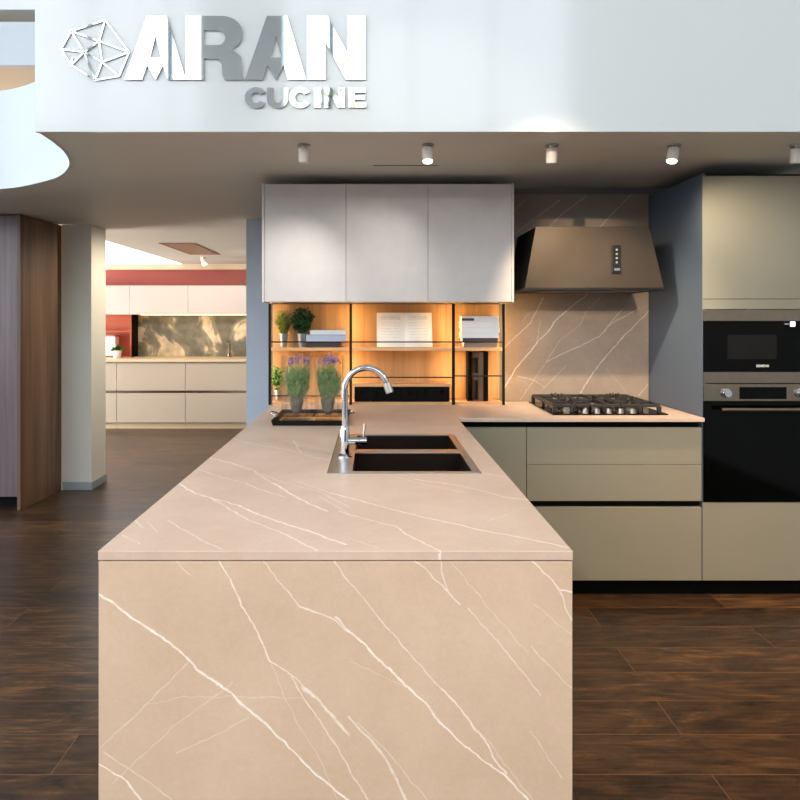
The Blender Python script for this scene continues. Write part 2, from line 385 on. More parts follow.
# mottled far backsplash
def mottled():
    m, nt, b = base('patina_backsplash'); sets(b, Roughness=.3)
    t = nt.nodes.new('ShaderNodeTexCoord'); n = nt.nodes.new('ShaderNodeTexNoise'); n.inputs['Scale'].default_value = 1.7; n.inputs['Detail'].default_value = 7; n.inputs['Distortion'].default_value = .9; n.inputs['Roughness'].default_value = .55
    n2 = nt.nodes.new('ShaderNodeTexNoise'); n2.inputs['Scale'].default_value = 9; n2.inputs['Detail'].default_value = 8
    nt.links.new(t.outputs['Object'], n.inputs['Vector']); nt.links.new(t.outputs['Object'], n2.inputs['Vector'])
    r = nt.nodes.new('ShaderNodeValToRGB'); nt.links.new(n.outputs[0], r.inputs[0]); e = r.color_ramp.elements
    e[0].position = .44; e[0].color = lin((116, 112, 98)); e[1].position = .52; e[1].color = lin((216, 196, 166)); k = e.new(.50); k.color = lin((150, 142, 122))
    r2 = nt.nodes.new('ShaderNodeMapRange'); nt.links.new(n2.outputs[0], r2.inputs[0]); r2.inputs[1].default_value = .3; r2.inputs[2].default_value = .7; r2.inputs[3].default_value = .65; r2.inputs[4].default_value = 1.15
    mx = nt.nodes.new('ShaderNodeVectorMath'); mx.operation = 'SCALE'; nt.links.new(r.outputs[0], mx.inputs[0]); nt.links.new(r2.outputs[0], mx.inputs['Scale'])
    nt.links.new(mx.outputs[0], b.inputs['Base Color']); return m
M['patina'] = mottled()

# key levels, metres
CT = .93; PF = 1.363; PL = -.586; PR = .426       # counter top height, peninsula front and sides
CF = 3.233; DY = 3.265; BW = 3.905; TX = 1.68      # counter front, door plane, kitchen wall, tall unit side
CEIL = 2.23; FY = 2.728

# ---------------------------------------------------------------- veins traced on the three stone faces
def zf(crop, sc, pts, un): return [un(crop[0]+u*sc, crop[1]+v*sc) for u, v in pts]
uf = lambda x, y: at(x, y, PF)
def ut(x, y):
    Y = (CZ-CT)*F/(y-CY); return Vector(((x-CX)/F*Y, Y, CT))
ub = lambda x, y: at(x, y, BW-.012)
a = (90, 540); c = (330, 540); k = .325; px = 1/469.
vf = [
 (zf(a, k, [(20,162),(110,225),(200,285),(280,345),(330,400),(400,445),(460,500),(540,565),(600,625),(650,680),(720,740),(800,808),(900,930),(1010,1060),(1100,1190)], uf), 1.7*px, 1),
 (zf(a, k, [(390,60),(430,120),(465,205),(500,255),(530,320),(555,375),(610,410),(660,450),(700,490),(755,550)], uf), 1.3*px, .8),
 (zf(a, k, [(555,375),(575,425),(625,545),(700,660),(760,800)], uf), .9*px, .3),
 (zf(a, k, [(620,425),(670,510),(715,570),(770,660),(800,710),(860,800),(960,960)], uf), 1.3*px, .6),
 (zf(a, k, [(650,452),(700,486),(750,552),(800,600)], uf), 2.3*px, .6),
 (zf(a, k, [(510,35),(560,100),(600,150),(645,203),(740,240),(800,285)], uf), 1.1*px, .7),
 (zf(c, k, [(15,238),(60,280),(110,330),(190,405),(240,455),(300,510),(350,575),(410,630),(480,685),(540,725),(605,798),(660,900),(740,1040)], uf), 1.7*px, .95),
 (zf(c, k, [(10,60),(60,130),(130,215),(190,290),(240,345),(340,455)], uf), 1.1*px, .6),
 (zf(c, k, [(340,455),(400,520),(470,610),(500,665),(545,722)], uf), 1.6*px, .8),
 (zf(c, k, [(345,460),(420,545),(490,625),(560,715),(620,800)], uf), .9*px, .35),
 (zf(c, k, [(260,60),(330,125),(400,200)], uf), 1.3*px, .6),
 (zf(c, k, [(425,210),(520,320),(580,390),(650,480)], uf), 1.1*px, .5),
 (zf(c, k, [(338,60),(350,120),(365,160)], uf), 1.1*px, .55),
 (zf(c, k, [(370,65),(440,150),(500,225),(610,345)], uf), .9*px, .33),
 (zf(c, k, [(610,55),(660,100),(710,155),(750,166)], uf), 1.3*px, .75),
 (zf(c, k, [(708,158),(722,200),(748,255)], uf), 1.1*px, .6),
 (zf(c, k, [(630,200),(745,292)], uf), .9*px, .3),
 (zf(c, k, [(615,325),(680,390),(748,460)], uf), .9*px, .45),
 (zf(c, k, [(615,590),(660,650),(715,735)], uf), .9*px, .45),
 (zf(c, k, [(55,545),(130,620),(180,690),(230,800),(300,930)], uf), 2.0*px, .6),
 (zf(c, k, [(85,560),(190,670),(300,800),(400,930)], uf), 1.*px, .4),
 (zf(a, k, [(25,690),(70,715),(110,745),(155,800),(230,920)], uf), 1.8*px, .95),
 (zf(a, k, [(40,655),(80,680),(160,730),(250,800),(330,900)], uf), 1.1*px, .4),
 (zf(a, k, [(300,378),(180,500),(30,640)], uf), 1.1*px, .35),
 (zf(a, k, [(440,440),(370,490),(250,580),(70,750)], uf), 1.1*px, .28),
 (zf(a, k, [(490,545),(370,610),(265,655)], uf), 1.1*px, .35),
 (zf(a, k, [(180,505),(290,485),(440,482),(650,485)], uf), 1.1*px, .25),
 (zf(a, k, [(262,60),(310,110)], uf), 1.1*px, .4),
 (zf(c, k, [(60,375),(140,410),(240,455)], uf), .9*px, .25),
]
a = (90, 410); c = (330, 410); px = 1/400.
vt = [
 (zf(a, k, [(268,222),(320,255),(380,273),(440,288),(520,322),(600,350),(680,375),(790,415)], ut), 1.8*px, .9),
 (zf(a, k, [(380,275),(430,305),(485,338),(550,362),(620,392),(700,432)], ut), 1.4*px, .65),
 (zf(a, k, [(360,145),(430,162),(500,185)], ut), 1.9*px, .75),
 (zf(a, k, [(500,185),(560,225),(630,265)], ut), 1.5*px, .6),
 (zf(a, k, [(560,222),(630,265),(680,290),(730,312)], ut), 2.2*px, .75),
 (zf(a, k, [(325,180),(400,205),(480,225),(510,240),(600,268)], ut), 1.6*px, .45),
 (zf(a, k, [(430,86),(520,108),(600,120),(690,145),(760,158)], ut), 1.9*px, .5),
 (zf(a, k, [(626,92),(650,135)], ut), 2*px, .5),
 (zf(a, k, [(500,185),(600,225),(700,248),(800,300)], ut), 1.3*px, .35),
 (zf(a, k, [(640,220),(738,254)], ut), 1.2*px, .5),
 (zf(c, k, [(0,255),(80,275),(180,303),(280,328),(380,350),(470,370),(600,395),(748,426)], ut), 1.7*px, .85),
 (zf(c, k, [(-40,262),(0,285),(60,320)], ut), 1.2*px, .4),
 (zf(c, k, [(25,310),(60,322),(110,335),(200,358),(240,385),(290,410),(340,434)], ut), 1.6*px, .65),
 (zf(c, k, [(190,203),(300,232),(420,255)], ut), 1.3*px, .4),
 (zf(c, k, [(260,213),(400,232),(470,250),(540,268),(615,277)], ut), 1.8*px, .65),
 (zf(c, k, [(460,192),(550,209)], ut), 2*px, .45),
 (zf(a, k, [(240,340),(300,375),(360,410),(410,430)], ut), 1.3*px, .5),
 (zf(a, k, [(135,338),(165,362)], ut), 1.3*px, .5),
 (zf(a, k, [(180,345),(205,378)], ut), 1.*px, .35),
 (zf(a, k, [(95,382),(155,412)], ut), 1.1*px, .4),
 (zf(c, k, [(480,345),(600,300)], ut), 1.1*px, .25),
 (zf(c, k, [(60,395),(150,425)], ut), 1.1*px, .35),
]
# the run of worktop behind the hob
vt += [([Vector((.50,3.75,CT)), Vector((.62,3.5,CT)), Vector((.78,3.25,CT))], .004, .3), ([Vector((1.45,3.88,CT)), Vector((1.62,3.5,CT)), Vector((1.68,3.3,CT))], .004, .35)]
a = (500, 280); k = .2; px = 1/164.
vb = [
 (zf(a, k, [(215,90),(180,160),(150,215),(100,265),(20,340)], ub), .75*px, .7),
 (zf(a, k, [(460,55),(330,155),(275,205),(240,260),(190,305),(150,360),(80,440),(20,545)], ub), .8*px, .9),
 (zf(a, k, [(525,60),(430,160),(400,225),(300,300),(230,410),(100,600)], ub), .6*px, .35),
 (zf(a, k, [(700,140),(560,215),(500,280),(400,330),(300,375),(230,412)], ub), .7*px, .6),
 (zf(a, k, [(745,155),(715,185),(620,280),(540,370),(490,430),(440,500),(400,570)], ub), .75*px, .85),
 (zf(a, k, [(750,512),(690,580)], ub), .6*px, .7),
 (zf(a, k, [(205,200),(185,300)], ub), .5*px, .4),
 (zf(a, k, [(85,480),(170,500),(230,540)], ub), .6*px, .5),
 (zf(a, k, [(620,140),(550,215),(505,275)], ub), .6*px, .6),
 (zf(a, k, [(330,430),(215,545)], ub), .6*px, .35),
 (zf(a, k, [(530,440),(630,560)], ub), .5*px, .3),
 (zf(a, k, [(150,160),(110,210)], ub), .5*px, .4),
 (zf(a, k, [(660,-430),(560,-330),(440,-200)], ub), .8*px, .6),
 (zf(a, k, [(430,-420),(300,-320),(150,-160)], ub), .8*px, .6),
 (zf(a, k, [(300,-400),(150,-290),(40,-200)], ub), .8*px, .5),
 (zf(a, k, [(120,-400),(20,-290)], ub), .6*px, .5),
]

# ================================================================= SETTING
MB().box(-8, 3.6, -6, 9.2, -.05, 0).build('floor', M['floor']); struct(bpy.data.objects['floor'])
# ceiling slab with the curved opening on the left, then its fascias
curve = [(-1.425, 2.73), (-1.439, 2.896), (-1.471, 3.067), (-1.538, 3.26), (-1.636, 3.433), (-1.74, 3.57), (-1.856, 3.677), (-2.088, 3.84), (-2.289, 3.927), (-2.7, 4.03), (-3.3, 4.08), (-8, 4.12)]
def smooth_curve(c, n=6):
    out = []
    for i in range(len(c)-1):
        p0 = Vector(c[max(i-1, 0)]); p1 = Vector(c[i]); p2 = Vector(c[i+1]); p3 = Vector(c[min(i+2, len(c)-1)])
        for k in range(n):
            t = k/n
            out.append(tuple(.5*((2*p1)+(p2-p0)*t+(2*p0-5*p1+4*p2-p3)*t*t+(3*p1-p0-3*p2+p3)*t**3)))
    out.append(tuple(c[-1])); return out
cv = smooth_curve(curve)
poly = [(3.6, FY+.021)] + cv + [(-8, 6.2), (-2.7, 6.2), (-2.7, 9.2), (3.6, 9.2)]
struct(MB().prism([(x, y, CEIL) for x, y in poly], (0, 0, .12)).build('ceiling', M['ceil']))
n = len(cv); inner = []
for i, p in enumerate(cv):
    t = (Vector(cv[min(i+1, n-1)])-Vector(cv[max(i-1, 0)])).normalized(); nn = Vector((t.y, -t.x))   # to the solid side
    inner.append(tuple(Vector(p)+Vector((-t.y, t.x))*.008))
fm = MB()
for i in range(n-1):
    q = [cv[i], cv[i+1], inner[i+1], inner[i]]
    fm.prism([(x, y, CEIL-.002) for x, y in q], (0, 0, .60))
cf = fm.build('trim_1', M['curve'], smooth=False); struct(cf)
struct(MB().box(-1.441, 3.6, FY, FY+.02, CEIL-.003, 4.4).build('wall_fascia', M['gloss']))
struct(MB().box(-8, 3.6, FY, FY+.2, 4.41, 4.6).build('ceiling_beam', M['white']))
# upper storeys seen past the end of the fascia
struct(MB().box(-8, -1.2, 4.45, 4.50, 3.2, 3.5).build('trim_2', M['curve']))
struct(MB().box(-8, -1.2, 4.50, 6.6, 3.2, 3.25).build('ceiling_upper', M['upper']))
struct(MB().box(-8, 3.6, 4.52, 9.2, 3.62, 3.7).build('ceiling_top', M['white']))
struct(MB().prism([(-2.35, 4.75, 3.60), (-2.25, 4.75, 3.60), (-3.3, 6.4, 3.60), (-3.42, 6.4, 3.60)], (0, 0, .02)).build('trim_3', M['vent']))
struct(MB().box(-8, 3.6, -6, 4.3, 8.0, 8.1).build('ceiling_hall', M['white']))
struct(MB().box(-8, 3.6, 4.2, 4.3, 3.7, 8.0).build('wall_upper', M['white']))
# outer walls
struct(MB().box(3.5, 3.6, -6, 9.2, 0, 8).build('wall_right', M['white']))
struct(MB().box(-2.7, 3.6, 9.12, 9.2, 0, CEIL).build('wall_far', M['coral']))
struct(MB().box(-8, -2.7, 9.12, 9.2, 0, 2.15).build('wall_far_left', M['coral']))
struct(MB().box(-4.3, 3.5, 9.08, 9.12, 2.15, CEIL).build('trim_4', M['farcount']))
# glazed rear facade and left facade
def glazing(name, horizontal, pos, a0, a1, z1, step, rails):
    f = MB(); g = MB()
    x = a0
    while x <= a1+.01:
        if horizontal: f.box(x-.04, x+.04, pos-.06, pos+.06, 0, z1)
        else: f.box(pos-.06, pos+.06, x-.04, x+.04, 0, z1)
        x += step
    for z in rails:
        if horizontal: f.box(a0, a1, pos-.05, pos+.05, z-.04, z+.04)
        else: f.box(pos-.05, pos+.05, a0, a1, z-.04, z+.04)
    if horizontal: g.box(a0, a1, pos-.005, pos+.005, 0, z1)
    else: g.box(pos-.005, pos+.005, a0, a1, 0, z1)
    o = f.build(name, M['frame']); struct(o)
    p = g.build('window_pane', M['pane'], o)
glazing('window_1', True, -6.1, -8, 3.6, 8, 1.45, (.05, 2.6, 4.9, 7.9))
glazing('window_2', False, -8.1, -6, 9.2, 8, 1.9, (.05, 2.6, 5.3, 7.9))
struct(MB().box(-1.56, 3.6, -5.9, -5.8, 0, 3.4).build('wall_light_block', M['lightblock']))  # unseen wall added to keep low rear light out of the hood nook
struct(MB().box(-2.95, -1.56, -5.9, -5.5, 0, 8).build('wall_pillar', M['grey']))
# kitchen wall, stone splashback, pier, column
struct(MB().box(-.62, 3.5, BW, BW+.12, 0, CEIL).build('wall_kitchen', M['kwall']))
struct(MB().box(-1.01, 3.5, 5.1, 5.3, 0, CEIL).build('wall_pier', M['blue']))
MS = stone('stone_splashback', vb, (0, 0, 0), ('X', 'Z'), (130, 113, 99), (150, 133, 118), .42, .6)
tag(rebase(MB().box(.79, TX-.003, BW-.012, BW-.001, CT+.001, 2.19).build('splashback', MS), (0, 0, 0)),
    'taupe stone splashback with white veins behind the hob and hood', 'splashback')
cs = MB().box(-2.62, -2.368, 5.38, 5.67, 0, CEIL-.001).build('column_painted', M['column']); struct(cs)
bs = MB().box(-2.61, -2.36, 5.372, 5.678, 0, .068).build('baseboard_column', M['skirt'], bevel=.003); struct(bs)
# ceiling vent in the far room
vr = thing('ceiling_vent', (-2.04, 7.2, CEIL), 'brown rectangular air vent in the ceiling of the far room', 'vent')
MB().box(-2.2, -1.88, 6.65, 7.74, CEIL-.004, CEIL-.0005).build('vent_panel', M['vent'], vr)
fr = MB(); fr.box(-2.22, -2.2, 6.63, 7.76, CEIL-.006, CEIL-.0005).box(-1.88, -1.86, 6.63, 7.76, CEIL-.006, CEIL-.0005).box(-2.2, -1.88, 6.63, 6.65, CEIL-.006, CEIL-.0005).box(-2.2, -1.88, 7.74, 7.76, CEIL-.006, CEIL-.0005)
fr.build('vent_frame', M['vent'], vr)
pf = MB()   # hairline access hatch above the lamps
pf.box(.0, .34, 3.33, 3.334, CEIL-.002, CEIL-.0005)
struct(pf.build('trim_5', M['black']))

# ================================================================= SIGN
def mesh_from_outline(name, outlines, depth, mat, origin, scale, root):
    """filled letter: outlines in sign pixels, first the contour then holes"""
    cu = bpy.data.curves.new(name, 'CURVE'); cu.dimensions = '2D'; cu.fill_mode = 'BOTH'; cu.extrude = depth/2
    for ol in outlines:
        s = cu.splines.new('POLY'); s.points.add(len(ol)-1)
        for i, (x, y) in enumerate(ol): s.points[i].co = ((x-origin[0])*scale, (origin[1]-y)*scale, 0, 1)
        s.use_cyclic_u = True
    tmp = bpy.data.objects.new(name+'_tmp', cu); COL.objects.link(tmp)
    bpy.context.view_layer.update()
    me = bpy.data.meshes.new_from_object(tmp.evaluated_get(bpy.context.evaluated_depsgraph_get()))
    bpy.data.objects.remove(tmp)
    me.transform(Matrix.Rotation(math.pi/2, 4, 'X')); me.materials.clear(); me.materials.append(mat)
    o = bpy.data.objects.new(name, me); COL.objects.link(o); o.parent = root
    return o
sgY = FY
spx = sgY/F
def arc(cx_, cy_, rx, ry, a0, a1, n=14): return [(cx_+rx*math.cos(math.radians(a0+(a1-a0)*i/n)), cy_-ry*math.sin(math.radians(a0+(a1-a0)*i/n))) for i in range(n+1)]
def L_A(x):   # x = left foot
    return [[(x+22, 16.5), (x+42, 16.5), (x+61, 80), (x+43, 80), (x+38.5, 65.5), (x+31, 80), (x+22.5, 65.5), (x+17.5, 80), (x, 80)],
            [(x+31, 36), (x+36.5, 58), (x+25.5, 58)]]
def L_R(x):
    return [[(x, 16.5)] + arc(x+36, 34, 20.5, 17.5, 90, -38, 16) + [(x+45, 50.5)] + arc(x+41, 60, 14, 9.5, 60, 0, 6) + [(x+55.5, 74), (x+58, 80), (x+39, 80), (x+37, 76), (x+36, 64), (x+33, 59.5), (x+18, 59), (x+18, 80), (x, 80)],
            [(x+18, 30.5)] + arc(x+32, 38, 7.5, 7.5, 90, -90, 10) + [(x+18, 45.5)]]
def L_N(x):
    return [[(x, 16.5), (x+20, 16.5), (x+40, 53), (x+40, 16.5), (x+58, 16.5), (x+58, 80), (x+38.5, 80), (x+18.5, 43), (x+18.5, 80), (x, 80)]]
def S_C(x):
    o = arc(x+11, 98, 11, 10.5, 32, 328, 28); i = arc(x+11, 98, 5, 5.3, 322, 38, 20)
    return [o+i]
def S_U(x): return [[(x, 88), (x+6.5, 88), (x+6.5, 99)] + arc(x+10.5, 99, 4, 4.2, 180, 360, 10) + [(x+14.5, 88), (x+21, 88), (x+21, 99)] + arc(x+10.5, 99, 10.5, 9.5, 0, -180, 16)]
def S_I(x): return [[(x, 88), (x+7, 88), (x+7, 108), (x, 108)]]
def S_N(x): return [[(x, 88), (x+7.5, 88), (x+14, 99), (x+14, 88), (x+20.5, 88), (x+20.5, 108), (x+13.5, 108), (x+6.5, 96.5), (x+6.5, 108), (x, 108)]]
def S_E(x): return [[(x, 88), (x+17.5, 88), (x+17.5, 93), (x+6.5, 93), (x+6.5, 95.8), (x+16.5, 95.8), (x+16.5, 100), (x+6.5, 100), (x+6.5, 103), (x+18, 103), (x+18, 108), (x, 108)]]
so = (213, 110)
sg = thing('wall_sign', tuple(at(so[0], so[1], sgY-.006)), 'mirrored metal ARAN CUCINE lettering with polyhedron emblem on white fascia', 'sign')
for f_ in (L_A(125), L_R(186), L_A(245), L_N(307), S_C(245), S_U(267), S_C(289), S_I(314), S_N(324), S_E(348)):
    mesh_from_outline('letter', f_, .008, M['mirror'], so, spx, sg)
def bar(p, q, w=1.5):
    p, q = Vector(p), Vector(q); d = (q-p).normalized(); nrm = Vector((-d.y, d.x))*w/2
    return [tuple(p+nrm), tuple(q+nrm), tuple(q-nrm), tuple(p-nrm)]
Pp = dict(a=(71,31), b=(105,20), c=(129,52), d=(119,76), e=(95,80), f=(71,65), g=(61,49), h=(99,41), i=(84,52), j=(72,58), k=(102,62))
em = MB()
for s_, t_ in ('ab','bc','cd','de','ef','fg','ga','ah','bh','ch','hi','hk','ig','if','ik','ke','kc','kd','ai','ie','jf'):
    pts = bar(Pp[s_], Pp[t_])
    w = [at(x, y, sgY-.008) for x, y in pts]
    em.prism(w, (0, .007, 0))
em.build('emblem', M['mirror'], sg)

# ================================================================= KITCHEN
# countertop (L shape) with sink cut-out: strips
MT = stone('stone_worktop', vt, (0, 0, CT), ('X', 'Y'), (188, 164, 146), (205, 183, 167), .36)
SXL, SXR, SY0, SY1 = -.148, .350, 2.056, 2.775
root = thing('countertop', (0, 0, CT), 'beige stone worktop with white veins, running from peninsula to hob', 'worktop')
t = MB()
xs = [PL, SXL, SXR, PR]; ys = [PF, SY0, SY1, CF, BW-.002]
b_ = bmesh.new()
def slab(cells, z0, z1, name, mat, root, bevel):
    vmap = {}; m_ = MB()
    def vid(x, y, z):
        k_ = (round(x, 5), round(y, 5), z)
        if k_ not in vmap: vmap[k_] = len(m_.v); m_.v.append((x, y, z))
        return vmap[k_]
    edges = {}
    for (x0, x1, y0, y1) in cells:
        q = [(x0, y0), (x1, y0), (x1, y1), (x0, y1)]
        m_.f.append(tuple(vid(x, y, z1) for x, y in q)); m_.f.append(tuple(vid(x, y, z0) for x, y in q)[::-1])
        for i in range(4):
            e_ = (q[i], q[(i+1) % 4]); r_ = (e_[1], e_[0])
            if r_ in edges: del edges[r_]
            else: edges[e_] = 1
    for (p, q) in edges: m_.f.append((vid(*p, z0), vid(*q, z0), vid(*q, z1), vid(*p, z1)))
    return m_.build(name, mat, root, bevel=bevel)
Y4 = BW-.002; CR = TX-.004
cells = []
X = [PL, SXL, SXR, PR]
for i in range(3):
    for y0, y1 in ((PF, SY0), (SY0, SY1), (SY1, CF), (CF, Y4)):
        if i == 1 and y0 == SY0: continue
        cells.append((X[i], X[i+1], y0, y1))
cells.append((PR, CR, CF, Y4))
slab(cells, CT-.020, CT, 'worktop_slab', MT, root, .0012)
# peninsula
pr = thing('peninsula_cabinet', ((PL+PR)/2, PF, 0), 'stone fronted kitchen peninsula carrying the sink in the foreground', 'kitchen island')
loc = WORLD_LOC[pr.name]
MF = stone('stone_end_panel', vf, loc, ('X', 'Z'), (190, 164, 140), (206, 181, 158), .4)
MB().box(PL+.001, PR-.001, PF+.001, PF+.021, 0, CT-.0225).build('end_panel', MF, pr, bevel=.0008)
MB().box(PL+.001, PL+.019, PF+.022, 3.88, 0, CT-.0225).build('side_panel', M['sage'], pr)
MB().box(PL+.025, PL+.04, PF+.03, 3.8, .1, CT-.024).box(PR-.045, PR-.03, PF+.022, 3.2, .1, CT-.024).box(PL+.04, PR-.045, PF+.03, 3.8, .1, .118).build('carcass', M['black'], pr)
for y0 in (1.40, 2.00, 2.60):
    MB().box(PR-.03, PR-.012, y0, y0+.595, .1, CT-.055).build('door', M['sage'], pr, bevel=.001)
MB().box(PR-.09, PR-.07, PF+.022, 3.2, 0, .1).build('plinth', M['black'], pr)

# sink
sk = thing('kitchen_sink', ((SXL+SXR)/2, (SY0+SY1)/2, CT-.2), 'double bowl steel sink set into the peninsula worktop', 'sink')
B1 = (-.067, .323, 2.084, 2.376); B2 = (-.067, .323, 2.440, 2.745)
xx = sorted({SXL+.002, B1[0], B1[1], SXR-.002}); yy = [SY0+.002, B1[2], B1[3], B2[2], B2[3], SY1-.002]
cells = [(xx[i], xx[i+1], yy[j], yy[j+1]) for i in range(3) for j in range(5) if not (i == 1 and j in (1, 3))]
slab(cells, CT-.003, CT+.0012, 'rim', M['steel2'], sk, .0006)
def bowl(b, d=.19, t=.004):
    x0, x1, y0, y1 = b; z1 = CT-.0035; z0 = z1-d; m_ = MB()
    m_.box(x0-t, x0, y0-t, y1+t, z0, z1).box(x1, x1+t, y0-t, y1+t, z0, z1).box(x0, x1, y0-t, y0, z0, z1).box(x0, x1, y1, y1+t, z0, z1).box(x0-t, x1+t, y0-t, y1+t, z0-t, z0)
    o = m_.build('bowl', M['bowl'], sk)
    cx_, cy_ = (x0+x1)/2, (y0+y1)/2
    MB().lathe([(.045, 0), (.045, .003), (.03, .002), (.012, .001)], (cx_, cy_, z0+.0005)).build('drain', M['chrome'], o, smooth=True)
bowl(B1); bowl(B2)
# faucet
FX, FYY = (345-CX)/F*2.30, 2.30
fa = thing('kitchen_faucet', (FX, FYY, CT+.0012), 'chrome gooseneck mixer tap standing on the steel sink rim', 'faucet')
z0 = CT+.0015
MB().lathe([(.026, 0), (.026, .006), (.020, .010), (.0160, .014), (.0160, .098), (.0150, .102), (.0125, .108), (.0125, .112)], (FX, FYY, z0), 28).build('body', M['chrome'], fa, smooth=True)
ztop = CZ+(CY-389)/F*FYY; R_ = .0765
pts = [(FX, FYY, z0+.108), (FX, FYY, ztop-.05), (FX, FYY, ztop)]
for i in range(1, 22):
    an = math.pi-math.radians(165)*i/21
    pts.append((FX+R_+R_*math.cos(an), FYY-.02*i/21, ztop+R_*math.sin(an)))
MB().tube(pts, .0112, 16).build('spout', M['chrome'], fa, smooth=True)
pe = Vector(pts[-1]); pd = (pe-Vector(pts[-2])).normalized()
MB().tube([pe-pd*.004, pe+pd*.032], .0145, 16).build('nozzle', M['steel2'], fa, smooth=True)
zl = CZ+(CY-441)/F*FYY
MB().tube([(FX+.012, FYY, zl), (FX+.050, FYY, zl), (FX+.052, FYY, zl), (FX+.078, FYY, zl)], [.0135, .0135, .0155, .0155], 20).build('lever_base', M['chrome'], fa, smooth=True)
MB().tube([(FX+.066, FYY, zl+.014), (FX+.069, FYY, zl+.034), (FX+.073, FYY, zl+.062)], [.003, .004, .0045], 10).build('lever', M['steel2'], fa, smooth=True)

# base cabinets
def zpx(y): return CZ+(CY-y)/196.
zt, zs, zb0, zc, zbot = zpx(427.5), zpx(464.6), zpx(501), zpx(507.3), zpx(580.5)
XD = .783
bc = thing('base_cabinet', (1.23, DY, 0), 'sage green three drawer base cabinet under the hob', 'cabinet')
MB().box(XD+.002, TX-.005, DY+.022, BW-.02, zbot, CT-.07).build('carcass', M['black'], bc)
for z_0, z_1 in ((zs+.001, zt), (zb0, zs-.001), (zbot, zc)):
    MB().box(XD+.0015, TX-.0035, DY, DY+.020, z_0, z_1).build('drawer', M['sage'], bc, bevel=.001)
MB().box(XD+.002, TX-.005, DY+.03, DY+.04, CT-.066, CT-.022).build('grip_channel', M['black'], bc)
MB().box(XD+.002, TX-.005, DY+.065, DY+.08, 0, zbot-.004).build('plinth', M['black'], bc)
cc = thing('corner_cabinet', (.62, DY, 0), 'sage green corner door between peninsula and the drawer cabinet', 'cabinet')
MB().box(PR+.004, XD-.002, DY+.022, BW-.02, zbot, CT-.07).build('carcass', M['black'], cc)
MB().box(PR-.009, XD-.0015, DY, DY+.020, zbot, zt).build('door', M['sage'], cc, bevel=.001)
MB().box(PR+.004, XD-.002, DY+.03, DY+.04, CT-.066, CT-.022).build('grip_channel', M['black'], cc)
MB().box(PR+.004, XD-.002, DY+.065, DY+.08, 0, zbot-.004).build('plinth', M['black'], cc)

# tall housing
TR = 2.28
z2 = dict(top=zpx(175.8), s1=zpx(299), s2=zpx(309.3), ov=zpx(502.5))
tc_ = thing('tall_cabinet', (1.98, DY, 0), 'tall sage green cabinet housing the microwave and oven', 'cabinet')
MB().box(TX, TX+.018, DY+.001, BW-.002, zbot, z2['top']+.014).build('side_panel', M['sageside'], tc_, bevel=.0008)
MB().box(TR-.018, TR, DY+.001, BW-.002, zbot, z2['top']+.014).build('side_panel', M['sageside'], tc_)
MB().box(TX+.02, TR-.02, BW-.03, BW-.005, .1, z2['top']).box(TX+.02, TR-.02, DY+.024, BW-.03, z2['s1']+.02, z2['s1']+.035).box(TX+.02, TR-.02, DY+.024, BW-.03, z2['ov']-.02, z2['ov']-.006).box(TX+.02, TR-.02, DY+.022, BW-.03, z2['top']-.004, z2['top']+.012).build('carcass', M['black'], tc_)
MB().box(TX+.0015, TR-.0015, DY, DY+.020, z2['s1']+.001, z2['top']).build('door', M['sage'], tc_, bevel=.001)
MB().box(TX+.0015, TR-.0015, DY, DY+.020, z2['s2'], z2['s1']-.0015).build('filler_panel', M['sage'], tc_, bevel=.001)
MB().box(TX+.0015, TR-.0015, DY, DY+.020, zbot, z2['ov']).build('drawer', M['sage'], tc_, bevel=.001)
MB().box(TX-.003, TR-.002, DY+.065, DY+.08, 0, zbot-.004).build('plinth', M['black'], tc_)
# microwave
mw = thing('microwave', (1.98, DY, zpx(383.5)), 'black glass built in microwave with steel bars above the oven', 'microwave')
ya = DY-.004; L0, L1 = TX+.004, TR-.004
MB().box(L0+.02, L1-.02, DY+.02, BW-.08, zpx(383)+.004, z2['s2']-.006).build('casing', M['black'], mw)
MB().box(L0, L1, ya, DY+.019, zpx(321), z2['s2']-.003).build('top_bar', M['steel'], mw, bevel=.001)
MB().box(L0, L1, ya, DY+.019, zpx(372)+.0006, zpx(321)-.0006).build('door', M['glassb'], mw, bevel=.001)
MB().box(L0, L1, ya, DY+.019, zpx(383.2), zpx(372)).build('bottom_bar', M['steel'], mw, bevel=.001)
def rx(x): return (x-CX)/196.
MB().box(rx(727), rx(776), ya-.0012, ya-.0002, zpx(359), zpx(335)).build('window', M['glassw'], mw)
MB().box(rx(789.5), rx(794.5), ya-.0014, ya-.0003, zpx(326.5), zpx(321.6)).build('display', M['lcd'], mw)
MB().box(rx(784), rx(788), ya-.0014, ya-.0003, zpx(324.3), zpx(323.7)).build('indicator', M['text'], mw)
def small_text(body, x, z, y, h, mat, root, name='lettering'):
    cu = bpy.data.curves.new(name, 'FONT'); cu.body = body; cu.size = h*1.4; cu.align_x = 'CENTER'; cu.offset = h*.02; cu.extrude = .0003
    tmp = bpy.data.objects.new('tmp_text', cu); COL.objects.link(tmp); bpy.context.view_layer.update()
    me = bpy.data.meshes.new_from_object(tmp.evaluated_get(bpy.context.evaluated_depsgraph_get())); bpy.data.objects.remove(tmp)
    me.transform(Matrix.Rotation(math.pi/2, 4, 'X')); me.materials.clear(); me.materials.append(mat)
    o = bpy.data.objects.new(name, me); COL.objects.link(o); o.parent = root; o.location = Vector((x, y, z))-WORLD_LOC[root.name]; return o
small_text('SIEMENS', rx(762), zpx(367), ya-.0006, .0125, M['text'], mw)
